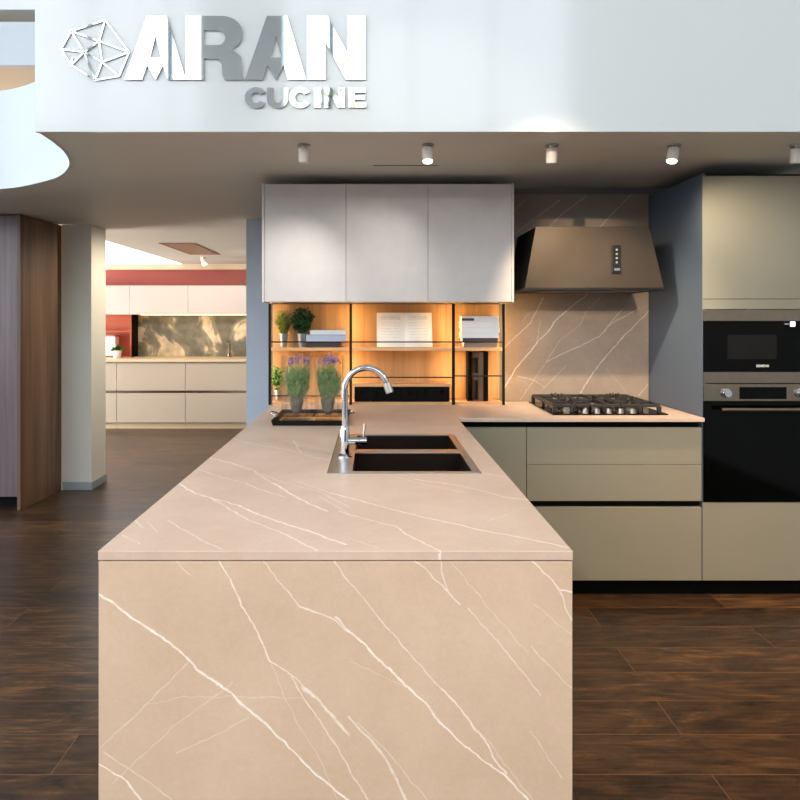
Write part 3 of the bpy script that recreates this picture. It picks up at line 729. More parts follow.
# oven
ov = thing('oven', (1.98, DY, z2['ov']), 'black built in oven with steel control panel and two knobs', 'oven')
MB().box(L0+.02, L1-.02, DY+.02, BW-.08, z2['ov']+.004, zpx(384.5)-.004).build('casing', M['black'], ov)
MB().box(L0, L1, ya, DY+.019, zpx(401), zpx(384)).build('control_panel', M['steel'], ov, bevel=.001)
MB().box(rx(739), rx(786), ya-.0012, ya-.0002, zpx(399), zpx(387)).build('display', M['glassb'], ov)
for kx in (725.3, 799.5):
    MB().tube([(rx(kx), ya-.0002, zpx(393)), (rx(kx), ya-.008, zpx(393)), (rx(kx), ya-.009, zpx(393)), (rx(kx), ya-.026, zpx(393))], [.024, .024, .019, .018], 24).build('knob', M['chrome'], ov, smooth=True)
MB().box(L0, L1, ya, DY+.019, z2['ov']+.004, zpx(401)-.0006).build('door', M['glassb'], ov, bevel=.001)
hb = MB().tube([(rx(716.5), ya-.04, zpx(408.5)), (rx(716.5)+.48, ya-.04, zpx(408.5))], .011, 16).build('handle', M['steel'], ov, smooth=True)
for dx in (0, .42): MB().tube([(rx(722)+dx, ya-.0005, zpx(408.5)), (rx(722)+dx, ya-.034, zpx(408.5))], .006, 10).build('handle_post', M['steel'], hb)

# wall cabinets
UY = 3.55; up = F/UY
def ux(x): return (x-CX)/up
def uz(y): return CZ+(CY-y)/up
seams = [264.6, 346, 428, 511.6]
names = ['leftmost greige wall cabinet, above the potted herbs and book pile', 'middle greige wall cabinet, above the open book', 'rightmost greige wall cabinet, next to the extractor hood']
for i in range(3):
    x0, x1 = ux(seams[i]), ux(seams[i+1])
    w_ = thing('wall_cabinet', ((x0+x1)/2, UY, uz(302)), names[i], 'cabinet', 'greige wall cabinets in a row')
    MB().box(x0+.001, x1-.001, UY+.021, BW-.003, uz(301.5), uz(183.5)).build('carcass', M['door'], w_)
    MB().box(x0+.001, x1-.001, UY, UY+.019, uz(301.7), uz(184)).build('door', M['door'], w_, bevel=.001)
    if i == 0: MB().box(ux(262), x0-.0005, UY-.002, BW-.003, uz(302.3), uz(183.2)).build('side_panel', M['door'], w_, bevel=.0008)
    if i == 2: MB().box(x1+.0005, ux(514), UY-.002, BW-.003, uz(302.3), uz(183.2)).build('side_panel', M['door'], w_, bevel=.0008)

# hood
HY = 3.45; hp = F/HY
def hx(x): return (x-CX)/hp
def hz(y): return CZ+(CY-y)/hp
ho = thing('extractor_hood', (1.19, HY, hz(289)), 'trapezoid bronze extractor hood on the wall above the hob', 'hood')
MB().prism([(hx(525), HY, hz(288)), (hx(664), HY, hz(288)), (hx(649), HY, hz(226.5)), (hx(536), HY, hz(226.5))], (0, .004, 0)).build('front_panel', M['hood'], ho, bevel=.001)
MB().prism([(hx(525)+.002, HY+.005, hz(288)), (hx(664)-.002, HY+.005, hz(288)), (hx(649)-.002, HY+.005, hz(226.5)), (hx(536)+.002, HY+.005, hz(226.5))], (0, BW-.014-HY-.005, 0)).build('body', M['black'], ho, bevel=.001)
MB().box(hx(524), hx(665), HY-.003, BW-.014, hz(290), hz(288.2)).build('bottom_rim', M['blackm'], ho, bevel=.001)
MB().box(hx(545), hx(645), HY+.06, BW-.08, hz(290)-.004, hz(290)-.0005).build('filter', M['steel'], ho)
cp = MB().box(hx(611.5), hx(619.6), HY-.012, HY-.0003, hz(273.3), hz(245.3)).build('control_strip', M['blackm'], ho, bevel=.002)
for i in range(4):
    yy_ = 250+i*4.2
    MB().tube([(hx(615.8), HY-.0122, hz(yy_)), (hx(615.8), HY-.015, hz(yy_))], .0055, 12).build('button', M['steel2'], cp)
MB().box(hx(613), hx(619), HY-.018, HY-.0122, hz(271), hz(268.3)).build('button', M['chrome'], cp, bevel=.001)

# hob
hY0, hY1 = .49*F/94.3, .49*F/81.6
hX0, hX1 = (552.5-CX)/F*hY0, (668.5-CX)/F*hY0
hb_ = thing('gas_hob', ((hX0+hX1)/2, (hY0+hY1)/2, CT), 'black five burner gas hob with cast iron grates on worktop', 'hob')
zg = CT+.007
MB().box(hX0, hX1, hY0, hY1, CT+.0005, zg).build('hob_plate', M['glassb'], hb_, bevel=.002)
wX = hX1-hX0; wY = hY1-hY0
burn = [(hX0+.13, hY0+.14, .034), (hX0+.13, hY1-.14, .042), (hX0+wX*.5, hY0+wY*.52, .05), (hX1-.14, hY0+.15, .042), (hX1-.14, hY1-.14, .034)]
for bx_, by_, r_ in burn:
    bo = MB().lathe([(r_*1.25, 0), (r_*1.25, .006), (r_, .010), (r_, .018), (r_*.9, .019)], (bx_, by_, zg+.0003), 24).build('burner', M['brass'], hb_, smooth=True)
    MB().lathe([(r_*.82, 0), (r_*.86, .003), (r_*.8, .008), (r_*.3, .009)], (bx_, by_, zg+.0198), 24).build('burner_cap', M['iron'], bo, smooth=True)
gz = zg+.046
def beam(m_, p, q, w, h):
    p = Vector(p); q = Vector(q); d = (q-p); d.z = 0; d.normalize(); s_ = Vector((-d.y, d.x, 0))*w/2
    m_.prism([p+s_, p-s_, q-s_, q+s_], (0, 0, h))
for gx0, gx1, bs_ in ((hX0+.022, hX0+.205, burn[:2]), (hX0+.21, hX1-.235, burn[2:3]), (hX1-.23, hX1-.03, burn[3:])):
    m_ = MB(); gy0, gy1 = hY0+.045, hY1-.03; w_ = .015
    for p, q in (((gx0, gy0), (gx1, gy0)), ((gx0, gy1), (gx1, gy1)), ((gx0, gy0), (gx0, gy1)), ((gx1, gy0), (gx1, gy1)), ((gx0, (gy0+gy1)/2), (gx1, (gy0+gy1)/2))):
        beam(m_, (*p, gz-.016), (*q, gz-.016), w_, .016)
    for (cx_, cy_) in ((gx0, gy0), (gx1, gy0), (gx0, gy1), (gx1, gy1)):
        m_.box(cx_-.010, cx_+.010, cy_-.010, cy_+.010, zg+.0003, gz-.011)
    for cx_, cy_ in (((gx0+gx1)/2, gy0), ((gx0+gx1)/2, gy1), (gx0, (gy0+gy1)/2), (gx1, (gy0+gy1)/2)):
        m_.box(cx_-.008, cx_+.008, cy_-.008, cy_+.008, zg+.0003, gz-.011)
    for bx_, by_, r_ in bs_:
        for an in (0, 90, 180, 270):
            dx, dy = math.cos(math.radians(an)), math.sin(math.radians(an))
            if dx: e_ = (gx1 if dx > 0 else gx0, by_)
            if abs(dy) > .5:
                lim = (gy0 if dy < 0 else gy1) if len(bs_) == 1 else ((gy0 if dy < 0 else (gy0+gy1)/2) if by_ < (gy0+gy1)/2 else ((gy0+gy1)/2 if dy < 0 else gy1))
                e_ = (bx_, lim)
            i_ = (bx_+dx*r_*.55, by_+dy*r_*.55)
            beam(m_, (*e_, gz-.012), (*i_, gz-.012), .012, .016)
            # raised pointed tip
            m_.prism([(i_[0]-.0045, i_[1]-.0045, gz+.002), (i_[0]+.0045, i_[1]-.0045, gz+.002), (i_[0]+.0045, i_[1]+.0045, gz+.002), (i_[0]-.0045, i_[1]+.0045, gz+.002)], (dx*.006, dy*.006, .018))
    m_.build('grate', M['iron'], hb_, bevel=.002)
for i in range(5):
    kx = hX0+wX*.5+(i-2)*.062
    MB().lathe([(.018, 0), (.018, .004), (.014, .006), (.013, .022), (.011, .024)], (kx, hY0+.024, zg+.0003), 20).build('knob', M['steel2'], hb_, smooth=True)

# ================================================================= OPEN SHELVING
SY = 3.73; spp = F/SY
def qx(x): return (x-CX)/spp
def qz(y): return CZ+(CY-y)/spp
BX0, BX1 = qx(270), qx(504)
ZB = uz(302)-.004; SB = BW-.022        # top of the unit, face of its back panel
su = thing('shelving_unit', ((BX0+BX1)/2, SY, CT), 'oak backed open shelving with black posts and warm strip lights', 'shelving')
posts = [(268.4, 270.9), (349.4, 352.0), (452.2, 455.0), (502.6, 505.0)]
for x0, x1 in posts:
    MB().box(qx(x0), qx(x1), SY, SY+.020, CT+.0005, ZB).build('post', M['blackm'], su, bevel=.0008)
for x0, x1 in posts:
    MB().box(qx(x0)+.002, qx(x1)-.002, SY+.0205, SY+.028, CT+.03, ZB-.002).build('light_strip', M['led'], su)
bays = [(posts[i][1], posts[i+1][0]) for i in range(3)]
BZ = CT+.018
MB().box(qx(269), qx(504.5), SB, BW-.001, BZ, ZB).build('back_panel', M['oak'], su)
MB().box(qx(271), qx(502.5), SY+.021, SB-.001, CT+.0005, BZ-.001).build('base_board', M['oakx'], su)
for i, (x0, x1) in enumerate(bays):
    X0, X1 = qx(x0)+.0008, qx(x1)-.0008
    MB().box(X0, X1, SY+.002, SB-.001, qz(350.8), qz(347.7)).build('shelf', M['oakx'], su, bevel=.001)
    MB().tube([(X0, SY+.004, qz(342)), (X1, SY+.004, qz(342))], .0038, 8).build('rail', M['blackm'], su)
    yl = (396, 377.5, 376)[i]
    MB().tube([(X0, SY+.004, qz(yl)), (X1, SY+.004, qz(yl))], .0038, 8).build('rail', M['blackm'], su)
X0, X1 = qx(bays[1][0])+.0008, qx(bays[1][1])-.0008
MB().box(X0, X1, SY+.004, SB-.001, qz(386.8), qz(384)).build('shelf', M['oakx'], su, bevel=.001)
# six small black boxes
edges = [X0+.012+(X1-X0-.024)*i/6 for i in range(7)]
first = None
lab = ['leftmost', 'second from left', 'third from left', 'third from right', 'second from right', 'rightmost']
for i in range(6):
    x0, x1 = edges[0]+.0008, edges[1]-.0008
    if first is None:
        first = thing('storage_box', ((x0+x1)/2, SY+.012, BZ), 'x', 'box', 'small black boxes behind the sink')
        MB().box(x0, x1, SY+.012, SB-.02, BZ, qz(387.6)).build('box_body', M['black'], first, bevel=.001)
        MB().box((x0+x1)/2-.008, (x0+x1)/2+.008, SY+.010, SY+.0115, qz(394.5), qz(390)).build('finger_notch', M['glassb'], first)
        r_ = first
    else: r_ = copy_tree(first, ((edges[1]-edges[0])*i, 0, 0))
    r_['label'] = '%s of the six small black boxes below the open book' % lab[i]

# --- things on the shelves
ST = qz(347.7)      # top of the shelves
def pot(m, c, r0, r1, h, t=.0025):
    m.lathe([(r0, 0), (r1, h), (r1+.002, h), (r1+.002, h+.003), (r1-t, h+.003), (r1-t, h-.012)], c, 20)
def potted(name, px_, Yp, zbase, label, pr_, ph, leafmat, kind, fol_h, fol_r, n, potmat='zinc'):
    X_ = (px_-CX)/F*Yp
    r = thing(name, (X_, Yp, zbase), label, 'plant')
    m = MB(); pot(m, (X_, Yp, zbase+.0003), pr_*.72, pr_, ph); m.build('pot', M[potmat], r, smooth=True)
    MB().lathe([(pr_*.8, 0), (pr_*.93, .004)], (X_, Yp, zbase+ph-.014), 16).build('soil', M['soil'], r)
    s_ = MB(); l_ = MB(); z_ = zbase+ph-.010
    for k in range(n):
        an = random.uniform(0, 2*math.pi); sp_ = random.random()**.6
        hh = fol_h*random.uniform(.45, 1)*(1-.35*sp_)
        tip = Vector((X_+math.cos(an)*fol_r*sp_, Yp+math.sin(an)*fol_r*sp_*.8, z_+hh))
        bas = Vector((X_+math.cos(an)*pr_*.4*sp_, Yp+math.sin(an)*pr_*.4*sp_, z_))
        mid = (tip+bas)/2+Vector((0, 0, fol_h*.06))
        s_.tube([bas, mid, tip], .0009, 5)
        if kind == 'needle':
            for q in range(16):
                t = .15+.85*q/15; p = bas.lerp(tip, t)
                d = Vector((random.uniform(-1, 1), random.uniform(-1, 1), random.uniform(.2, 1.3)))
                l_.leaf(p, d, random.uniform(.012, .02), .0035)
        else:
            for q in range(7):
                t = .4+.6*q/6; p = bas.lerp(tip, t)
                d = Vector((random.uniform(-1, 1), random.uniform(-1, 1), random.uniform(-.2, .8)))
                l_.leaf(p, d, random.uniform(.018, .03), random.uniform(.012, .019))
    s_.build('stem', M[leafmat], r); l_.build('foliage', M[leafmat], r)
    return r
potted('potted_rosemary', 283.5, 3.80, ST, 'feathery yellow green herb in zinc pot, left end of shelf', .028, .078, 'leafy', 'needle', .19, .058, 120)
potted('potted_basil', 302, 3.80, ST, 'dark bushy broad leaved herb in zinc pot beside books', .029, .078, 'leafd', 'broad', .19, .064, 120)
potted('potted_herb', 278, 3.80, CT+.018, 'small fresh green herb in pot below the shelf, behind glass', .026, .06, 'leafm', 'broad', .17, .05, 26)

def book(name, x0, x1, y0, y1, z0, z1, cover, label, cat='book', group=None, spine='Y'):
    r = thing(name, ((x0+x1)/2, (y0+y1)/2, z0), label, cat, group)
    t = min(.0025, (z1-z0)*.16)
    MB().box(x0, x1, y0, y1, z0, z0+t).box(x0, x1, y0, y1, z1-t, z1).box(x0, x1, y0, y0+t, z0+t, z1-t).build('cover', M[cover], r, bevel=.0006)
    MB().box(x0+.003, x1-.003, y0+t+.0002, y1-.004, z0+t+.0002, z1-t-.0002).build('pages', M['paper'], r)
    return r
g = 'books lying in the left bay'
def bz(y): return CZ+(CY-y)/F*3.75
def bxx(x): return (x-CX)/F*3.75
z_a, z_b, z_c, z_d = ST+.0005, bz(342.2), bz(334.6), bz(330.2)
book('book', bxx(308), bxx(341), 3.752, 3.87, z_a, z_b, 'bookd', 'dark covered book at the bottom of the left bay pile', group=g)
book('book', bxx(306), bxx(346.5), 3.75, 3.872, z_b+.0004, z_c, 'bookb', 'thick pale blue grey book in middle of left bay pile', group=g)
book('book', bxx(310), bxx(346), 3.752, 3.87, z_c+.0004, z_d, 'bookw', 'thin white book on top of the left bay pile', group=g)
# right bay pile
ys_ = [347.4, 342.6, 338.0, 333.0, 327.6, 321.8, 316.2]
cov = ['bookt', 'bookd', 'bookw', 'bookw', 'bookw', 'bookw']
lb = ['taupe book at the bottom of the right bay pile', 'black spined book second from bottom in right bay pile', 'white book lying directly on the black spined book, right bay', 'white book fourth from bottom in the right bay pile', 'white book just below the top of the right bay pile', 'white book topping right bay pile, with black spine label']
for i in range(6):
    z_0 = ST+.0005 if i == 0 else bz(ys_[i])+.0004
    w0, w1 = (464, 497) if i == 0 else ((462.5, 498) if i == 1 else (461+(i % 2)*.7, 499.6-(i % 3)*.5))
    r = book('book', bxx(w0), bxx(w1), 3.75, 3.87, z_0, bz(ys_[i+1]), cov[i], lb[i], group='books piled in the right bay')
    if i == 5: MB().box(bxx(461.8), bxx(474), 3.7490, 3.7498, bz(ys_[5])+.006, bz(ys_[6])-.012).build('spine_label', M['bookd'], r)
# open book, leaning back
ob = thing('open_book', (bxx(405), 3.79, ST), 'open cookbook with white pages propped up in the middle bay', 'book')
zb_, zt_ = ST+.002, bz(312.8)
for sgn, xo in ((-1, 377.5), (1, 432.5)):
    m = MB(); N = 8; xi = 405
    top = []; bot = []
    for i in range(N+1):
        t = i/N; x = bxx(xi+(xo-xi)*t); bulge = .010*math.sin(math.pi*min(1, t*1.25))*(1 if t < .8 else .8)
        bot.append(Vector((x, 3.775-bulge, zb_))); top.append(Vector((x, 3.835-bulge, zt_)))
    b = len(m.v)
    for p in bot+top: m.v.append(tuple(p))
    for p in bot+top: m.v.append((p.x, (3.790 if p.z < 1.3 else 3.850), p.z))
    K = N+1
    for i in range(N):
        m.f += [(b+i, b+i+1, b+K+i+1, b+K+i), (b+2*K+i+1, b+2*K+i, b+3*K+i, b+3*K+i+1), (b+i+1, b+i, b+2*K+i, b+2*K+i+1), (b+K+i, b+K+i+1, b+3*K+i+1, b+3*K+i)]
    m.f += [(b, b+K, b+3*K, b+2*K), (b+N, b+2*K+N, b+3*K+N, b+K+N)]
    pg = m.build('page_block', M['paper'], ob, smooth=True)
    # printed header block and text lines on the page
    q = MB(); fx0, fx1 = (.14, .86)
    def pagept(t, v):
        x = bxx(xi+(xo-xi)*t); bulge = .010*math.sin(math.pi*min(1, t*1.25))*(1 if t < .8 else .8)
        p0 = Vector((x, 3.775-bulge, zb_)); p1 = Vector((x, 3.835-bulge, zt_)); return p0.lerp(p1, v)+Vector((0, -.0008, 0))
    for v0, v1 in [(.80, .92)]+[(.70-.085*i, .715-.085*i) for i in range(7)]:
        for i in range(6):
            ta, tb = fx0+(fx1-fx0)*i/6, fx0+(fx1-fx0)*(i+1)/6
            bb = len(q.v); q.v += [tuple(pagept(ta, v0)), tuple(pagept(tb, v0)), tuple(pagept(tb, v1)), tuple(pagept(ta, v1))]; q.f.append((bb, bb+1, bb+2, bb+3))
    q.build('print', M['print_'], pg)
MB().prism([(bxx(376.8), 3.7905, zb_-.001), (bxx(433.2), 3.7905, zb_-.001), (bxx(433.2), 3.7935, zb_-.001), (bxx(376.8), 3.7935, zb_-.001)], (0, .0605, zt_-zb_+.003)).build('cover', M['bookw'], ob)
# dark upright holder in the lower right bay
kb = thing('bottle_rack', (qx(479), 3.80, CT+.018), 'narrow dark upright rack standing in the lower right bay', 'rack')
zr0, zr1 = CT+.0185, qz(352)
MB().box(qx(469), qx(470.6), 3.76, 3.86, zr0, zr1).box(qx(472.3), qx(473.3), 3.76, 3.86, zr0, zr1).build('side_panel', M['black'], kb)
MB().box(qx(479.5), qx(484.3), 3.765, 3.86, zr0, zr1).build('divider', M['smoke'], kb)
MB().box(qx(484.6), qx(489), 3.76, 3.86, zr0, zr1).build('side_panel', M['black'], kb)
MB().box(qx(473.5), qx(479.3), 3.775, 3.86, qz(358), zr1).build('cross_bar', M['smoke'], kb)
MB().box(qx(473.5), qx(479.3), 3.775, 3.86, qz(381), qz(373.5)).build('cross_bar', M['smoke'], kb)
MB().box(qx(473.5), qx(479.3), 3.775, 3.86, zr0, zr0+.006).build('cross_bar', M['smoke'], kb)

# ================================================================= TRAY AND LAVENDER
ty0, ty1 = 2.985, 3.36
tx0, tx1 = (271-CX)/F*ty0, (348-CX)/F*ty0
tr = thing('serving_tray', ((tx0+tx1)/2, (ty0+ty1)/2, CT), 'rectangular mirrored tray with black rim holding two glass planters', 'tray')
MB().box(tx0+.012, tx1-.012, ty0+.012, ty1-.012, CT+.0005, CT+.006).build('tray_base', M['mirror'], tr)
m = MB(); h_ = CT+.026
for q in (((tx0, ty0), (tx1, ty0), (tx1-.012, ty0+.012), (tx0+.012, ty0+.012)), ((tx1, ty0), (tx1, ty1), (tx1-.012, ty1-.012), (tx1-.012, ty0+.012)),
          ((tx1, ty1), (tx0, ty1), (tx0+.012, ty1-.012), (tx1-.012, ty1-.012)), ((tx0, ty1), (tx0, ty0), (tx0+.012, ty0+.012), (tx0+.012, ty1-.012))):
    (a0, a1, b1, b0) = q
    bb = len(m.v)
    m.v += [(*a0, h_), (*a1, h_), (b1[0], b1[1], CT+.0062), (b0[0], b0[1], CT+.0062), (a0[0]+(b0[0]-a0[0])*.6, a0[1]+(b0[1]-a0[1])*.6, CT+.0005), (a1[0]+(b1[0]-a1[0])*.6, a1[1]+(b1[1]-a1[1])*.6, CT+.0005)]
    m.f += [(bb, bb+1, bb+2, bb+3), (bb+4, bb+5, bb+1, bb), (bb+3, bb+2, bb+5, bb+4), (bb, bb+3, bb+4), (bb+1, bb+5, bb+2)]
m.build('tray_rim', M['blackm'], tr)
hy = (ty0+ty1)/2
for sx_, xe in ((1, tx1), (-1, tx0)):
    pts = [(xe-.002*sx_, hy-.05, h_-.004)]+[(xe+sx_*.03*math.sin(math.pi*i/10), hy-.05+.1*i/10, h_+.016*math.sin(math.pi*i/10)) for i in range(1, 10)]+[(xe-.002*sx_, hy+.05, h_-.004)]
    MB().tube(pts, .0035, 10).build('handle', M['chrome'], tr, smooth=True)

def planter(px0, px1, lab_vase, lab_plant):
    Yv = 3.20; zb = CT+.0064
    x0, x1 = (px0-CX)/F*(Yv-.075), (px1-CX)/F*(Yv-.075); w = x1-x0; y0 = Yv-.075; y1 = y0+w; hgt = .312; t = .005
    r = thing('glass_planter', ((x0+x1)/2, (y0+y1)/2, zb), lab_vase, 'planter', 'tall square glass planters on the tray')
    MB().box(x0, x1, y0, y1, zb, zb+.012).build('glass_base', M['clear'], r)
    MB().box(x0, x0+t, y0, y1, zb+.0125, zb+hgt).box(x1-t, x1, y0, y1, zb+.0125, zb+hgt).box(x0+t, x1-t, y0, y0+t, zb+.0125, zb+hgt).box(x0+t, x1-t, y1-t, y1, zb+.0125, zb+hgt).build('glass_wall', M['clear'], r)
    cx_, cy_ = (x0+x1)/2-.008, (y0+y1)/2
    p = thing('potted_lavender', (cx_, cy_, zb+.0125), lab_plant, 'plant', 'lavender plants in the glass planters')
    a_ = .053; zc_ = zb+.0128; ph = .10
    m = MB()
    m.box(cx_-a_, cx_+a_, cy_-a_, cy_+a_, zc_, zc_+.006).box(cx_-a_, cx_-a_+.003, cy_-a_, cy_+a_, zc_+.006, zc_+ph).box(cx_+a_-.003, cx_+a_, cy_-a_, cy_+a_, zc_+.006, zc_+ph).box(cx_-a_+.003, cx_+a_-.003, cy_-a_, cy_-a_+.003, zc_+.006, zc_+ph).box(cx_-a_+.003, cx_+a_-.003, cy_+a_-.003, cy_+a_, zc_+.006, zc_+ph)
    m.build('glass_pot', M['clear'], p)
    MB().lathe([(.016, .002), (.026, .02), (.034, .06), (.034, .080), (.02, .088)], (cx_, cy_, zc_+.006), 14).build('root_ball', M['roots'], p, smooth=True)
    s_ = MB(); l_ = MB(); f_ = MB(); z_ = zc_+.088
    for k_ in range(170):
        an = random.uniform(0, 2*math.pi); sp_ = random.random()**.5
        hh = .205*random.uniform(.22, 1)*(1-.2*sp_)
        rr = min(.070, w/2-.010)
        tip = Vector((cx_+.008+math.cos(an)*rr*sp_, cy_+math.sin(an)*rr*sp_, z_+hh)); bas = Vector((cx_+math.cos(an)*.034*sp_, cy_+math.sin(an)*.034*sp_, z_))
        s_.tube([bas, bas.lerp(tip, .5)+Vector((math.cos(an), math.sin(an), 0))*.012, tip], .0009, 4)
        for q in range(14):
            t_ = .06+.86*q/13*(.9 if hh > .12 else 1)
            p_ = bas.lerp(tip, t_); d = Vector((random.uniform(-1, 1), random.uniform(-1, 1), random.uniform(.3, 1.5)))
            l_.leaf(p_, d, random.uniform(.018, .03), .0052)
        if hh > .165:
            for q in range(12):
                p_ = tip+Vector((random.uniform(-.006, .006), random.uniform(-.006, .006), .03*q/12-.004))
                f_.leaf(p_, (random.uniform(-1, 1), random.uniform(-1, 1), random.uniform(0, 1.2)), .010, .007)
    s_.build('stem', M['leafg'], p); l_.build('foliage', M['leafg'], p); f_.build('flower', M['purple'], p)
planter(281, 311.5, 'left one of the two tall square glass planters on tray', 'lavender plant inside the left glass planter')
planter(314, 343, 'right tall square glass planter on tray, nearer the faucet', 'lavender plant inside the right glass planter beside the faucet')

# ================================================================= CEILING LAMPS
LY = 2.945
lamps = [(304, 'white', 0, 0, 'bulboff', 'upright white cylindrical ceiling spotlight, above the leftmost wall cabinet'),
         (427.5, 'white', 0, -12, 'bulb', 'brightly lit cylindrical ceiling spotlight, above middle of wall cabinets'),
         (552, 'white', 0, 10, 'bulboff', 'upright cylindrical ceiling spotlight in front of extractor hood'),
         (674, 'white', 14, -10, 'bulb', 'tilted cylindrical ceiling spotlight left of the tall cabinet'),
         (797, 'white', 0, 8, 'bulboff', 'ceiling spotlight cut by the right edge, above microwave')]
def can(X_, Y_, tx, ty, bulb, label, s=1.0, group='ceiling spotlights'):
    r = thing('ceiling_spotlight', (X_, Y_, CEIL), label, 'spotlight', group)
    MB().lathe([(.030*s, 0), (.030*s, -.006*s), (.012*s, -.007*s), (.012*s, -.014*s)], (X_, Y_, CEIL-.0005), 24).build('mount', M['steel2'], r, smooth=True)
    d = Vector((math.sin(math.radians(tx)), math.sin(math.radians(ty)), -1)).normalized()
    p0 = Vector((X_, Y_, CEIL-.015*s))
    h = MB().tube([p0, p0+d*.003, p0+d*.064*s], [.02*s, .025*s, .025*s], 24).build('lamp_housing', M['can'], r, smooth=True)
    MB().tube([p0+d*.0645*s, p0+d*.068*s], .021*s, 20).build('lens', M[bulb], h, smooth=True)
    return r, p0+d*.075*s
for x_, _, tx, ty, bulb, label in lamps:
    can((x_-CX)/F*LY, LY, -tx, ty, bulb, label)
can(-2.15, 8.1, 20, -20, 'bulb', 'small white spotlight on the far room ceiling beyond the vent', 1.3)

# ================================================================= LEFT WALNUT CABINET
wc = thing('tall_walnut_cabinet', (-3.3, 4.83, 0), 'tall walnut cabinet at the left edge, beside the column', 'cabinet')
MB().prism([(-2.675, 4.81, 0), (-2.65, 4.81, 0), (-2.612, 5.365, 0), (-2.675, 5.365, 0)], (0, 0, 2.222)).build('side_panel', M['walnut'], wc, bevel=.001)
MB().box(-4.6, -2.68, 4.86, 5.375, .09, 2.222).build('carcass', M['walnut'], wc)
for i, (x0, x1) in enumerate(((-3.28, -2.678), (-3.885, -3.283), (-4.49, -3.888))):
    MB().box(x0, x1, 4.835, 4.856, .092, 2.215).build('door', M['walnutf'], wc, bevel=.001)
MB().box(-4.6, -2.68, 4.90, 4.92, 0, .088).build('plinth', M['black'], wc)

# ================================================================= FAR KITCHEN
fp = F/8.4
def fx(x): return (x-CX)/fp
def fz(y): return CZ+(CY-y)/fp
xs_ = [-4.30, fx(116.5), fx(185.3), fx(254)]
lbs = ['leftmost far room base cabinet, half hidden behind the column', 'far room base cabinet below the patinated backsplash, left one', 'far room base cabinet below the faucet, next to pale blue wall']
for i in range(3):
    x0, x1 = xs_[i], xs_[i+1]
    r = thing('base_cabinet', ((x0+x1)/2, 8.4, 0), lbs[i], 'cabinet', 'greige base cabinets in the far room')
    MB().box(x0+.002, x1-.002, 8.425, 9.05, fz(422.8), fz(361)-.012).build('carcass', M['ledge'], r)
    MB().box(x0+.003, x1-.003, 8.4, 8.42, fz(390.6), fz(363.2)).build('drawer', M['ledge'], r, bevel=.002)
    MB().box(x0+.003, x1-.003, 8.4, 8.42, fz(422.5), fz(393.2)).build('drawer', M['ledge'], r, bevel=.002)
    MB().box(x0+.003, x1-.003, 8.421, 8.4245, fz(393.2), fz(390.6)).build('grip_channel', M['steel'], r)
    MB().box(x0+.002, x1-.002, 8.46, 8.48, 0, fz(423)).build('plinth', M['farcount'], r)
fc_ = MB().box(-4.30, fx(254), 8.37, 9.10, fz(361)-.010, fz(359.3)).build('countertop', M['farcount'], bevel=.002)
tag(rebase(fc_, (-3, 8.7, fz(361)-.01)), 'cream worktop of the far room kitchen run', 'worktop')
UP = F/8.72
def gx(x): return (x-CX)/UP
def gz_(y): return CZ+(CY-y)/UP
xu = [-4.25, -3.32, gx(188), -1.62]
lbu = ['leftmost far room wall cabinet, above the orange niche', 'middle white wall cabinet in the far room', 'right white wall cabinet in far room, beside pale blue wall']
for i in range(3):
    r = thing('wall_cabinet', ((xu[i]+xu[i+1])/2, 8.72, gz_(314.5)), lbu[i], 'cabinet', 'white wall cabinets in the far room')
    MB().box(xu[i]+.002, xu[i+1]-.002, 8.742, 9.10, gz_(314.2), gz_(285.8)).build('carcass', M['farup'], r)
    MB().box(xu[i]+.002, xu[i+1]-.002, 8.72, 8.74, gz_(314.5), gz_(285.5)).build('door', M['farup'], r, bevel=.002)
MB().box(-3.25, -1.65, 8.95, 8.97, gz_(314.2)-.008, gz_(314.2)-.001).build('under_cabinet_light', M['ledfar'])
tag(rebase(bpy.data.objects['under_cabinet_light'], (-2.4, 8.96, gz_(314.2)-.014)), 'warm strip light under the far room wall cabinets', 'light')
pb = MB().box(-3.335, -1.6, 9.09, 9.115, fz(359.3)+.001, gz_(314.2)-.002).build('backsplash', M['patina'])
tag(rebase(pb, (-2.4, 9.1, fz(359.3)+.001)), 'patinated cream and grey backsplash in the far room', 'backsplash')
# orange niche
nz0, nz1 = fz(359.3)+.001, gz_(314.2)-.002
ni = thing('niche_shelf', (-3.6, 8.95, nz0), 'orange open niche shelf above the far worktop, beside the column', 'shelf')
MB().box(-4.2, -3.345, 9.07, 9.09, nz0, nz1).box(-3.365, -3.345, 8.86, 9.07, nz0, nz1).box(-4.2, -3.366, 8.86, 9.07, nz0, nz0+.012).build('niche_body', M['orange'], ni)
MB().box(-4.2, -3.366, 8.87, 9.068, 1.265, 1.285).build('shelf', M['orange'], ni)
MB().box(-3.344, -3.338, 8.862, 9.08, nz0, nz1).build('upright', M['black'], ni)  # black sheet painting the shaded right face of the orange side
ap = thing('white_canister', (-3.72, 8.85, nz0+.0125), 'white square canister standing in the orange niche', 'canister')
MB().box(-3.80, -3.58, 8.90, 9.04, nz0+.0125, nz0+.285).build('canister_body', M['bookw'], ap, bevel=.01)
MB().box(-3.78, -3.60, 8.92, 9.02, nz0+.2855, nz0+.30).build('lid', M['steel2'], ap, bevel=.004)
X_ = (116.5-CX)/F*8.80
fpz = nz0+.0005
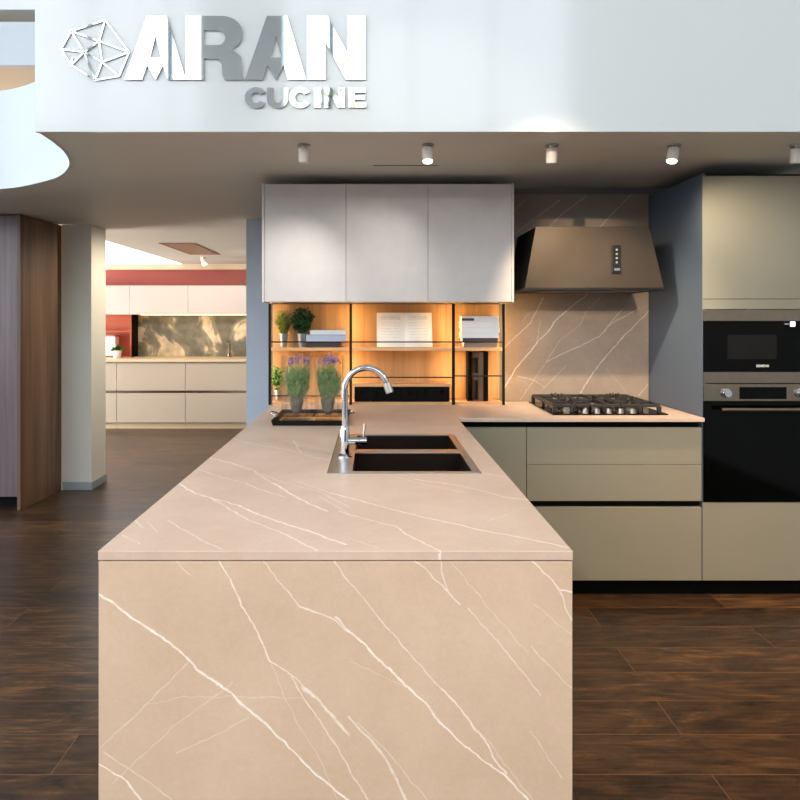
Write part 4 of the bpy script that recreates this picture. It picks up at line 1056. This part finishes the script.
r = thing('potted_plant', (-3.50, 8.76, fpz), 'small green plant in white pot on the far worktop', 'plant')
m = MB(); pot(m, (-3.50, 8.76, fpz), .045, .06, .10); m.build('pot', M['bookw'], r, smooth=True)
l_ = MB()
for k_ in range(120):
    d = Vector((random.uniform(-1, 1), random.uniform(-1, 1), random.uniform(.1, 1)))
    l_.leaf(Vector((-3.50, 8.76, fpz+.09))+d.normalized()*random.uniform(.01, .05), d, .05, .03)
l_.build('foliage', M['leafm'], r)
# far faucet
fX = (229.5-CX)/F*8.9
r = thing('kitchen_faucet', (fX, 8.9, fz(359.3)), 'small dark tap on the far room worktop', 'faucet')
MB().tube([(fX, 8.9, fz(359.3)+.0005), (fX, 8.9, 1.10), (fX, 8.88, 1.14), (fX, 8.80, 1.15), (fX, 8.74, 1.13)], .014, 12).build('spout', M['steel'], r, smooth=True)
MB().lathe([(.028, 0), (.028, .05), (.02, .055)], (fX, 8.9, fz(359.3)+.0005), 16).build('body', M['steel'], r, smooth=True)

# tree outside the rear glazing, seen in the mirrored letters
tr_ = thing('street_tree', (-.6, -10.5, 0), 'yellow green tree outside the rear glazing, mirrored in the sign', 'tree')
tm = MB().tube([(-1.2, -10.5, 0), (-1.2, -10.5, 3.0), (-1.0, -10.6, 6.5)], [.16, .13, .05], 10)
tl = MB()
for i in range(14):
    an = random.uniform(0, 2*math.pi); p0 = Vector((-1.15, -10.5, random.uniform(3.5, 6))); p1 = p0+Vector((math.cos(an)*1.1, math.sin(an)*1.1, random.uniform(.8, 1.8)))
    tm.tube([p0, (p0+p1)/2+Vector((0, 0, .1)), p1], [.05, .03, .012], 6)
    for k_ in range(110):
        p = p0.lerp(p1, random.uniform(.4, 1.1))+Vector([random.gauss(0, .28) for _ in range(3)])
        tl.leaf(p, (random.uniform(-1, 1), random.uniform(-1, 1), random.uniform(-1, 1)), .16, .10)
tm.build('trunk', M['bark'], tr_); tl.build('foliage', M['treeleaf'], tr_)
struct(MB().box(-30, 30, -30, -6.2, -.1, -.02).build('ground_pavement', M['grey']))
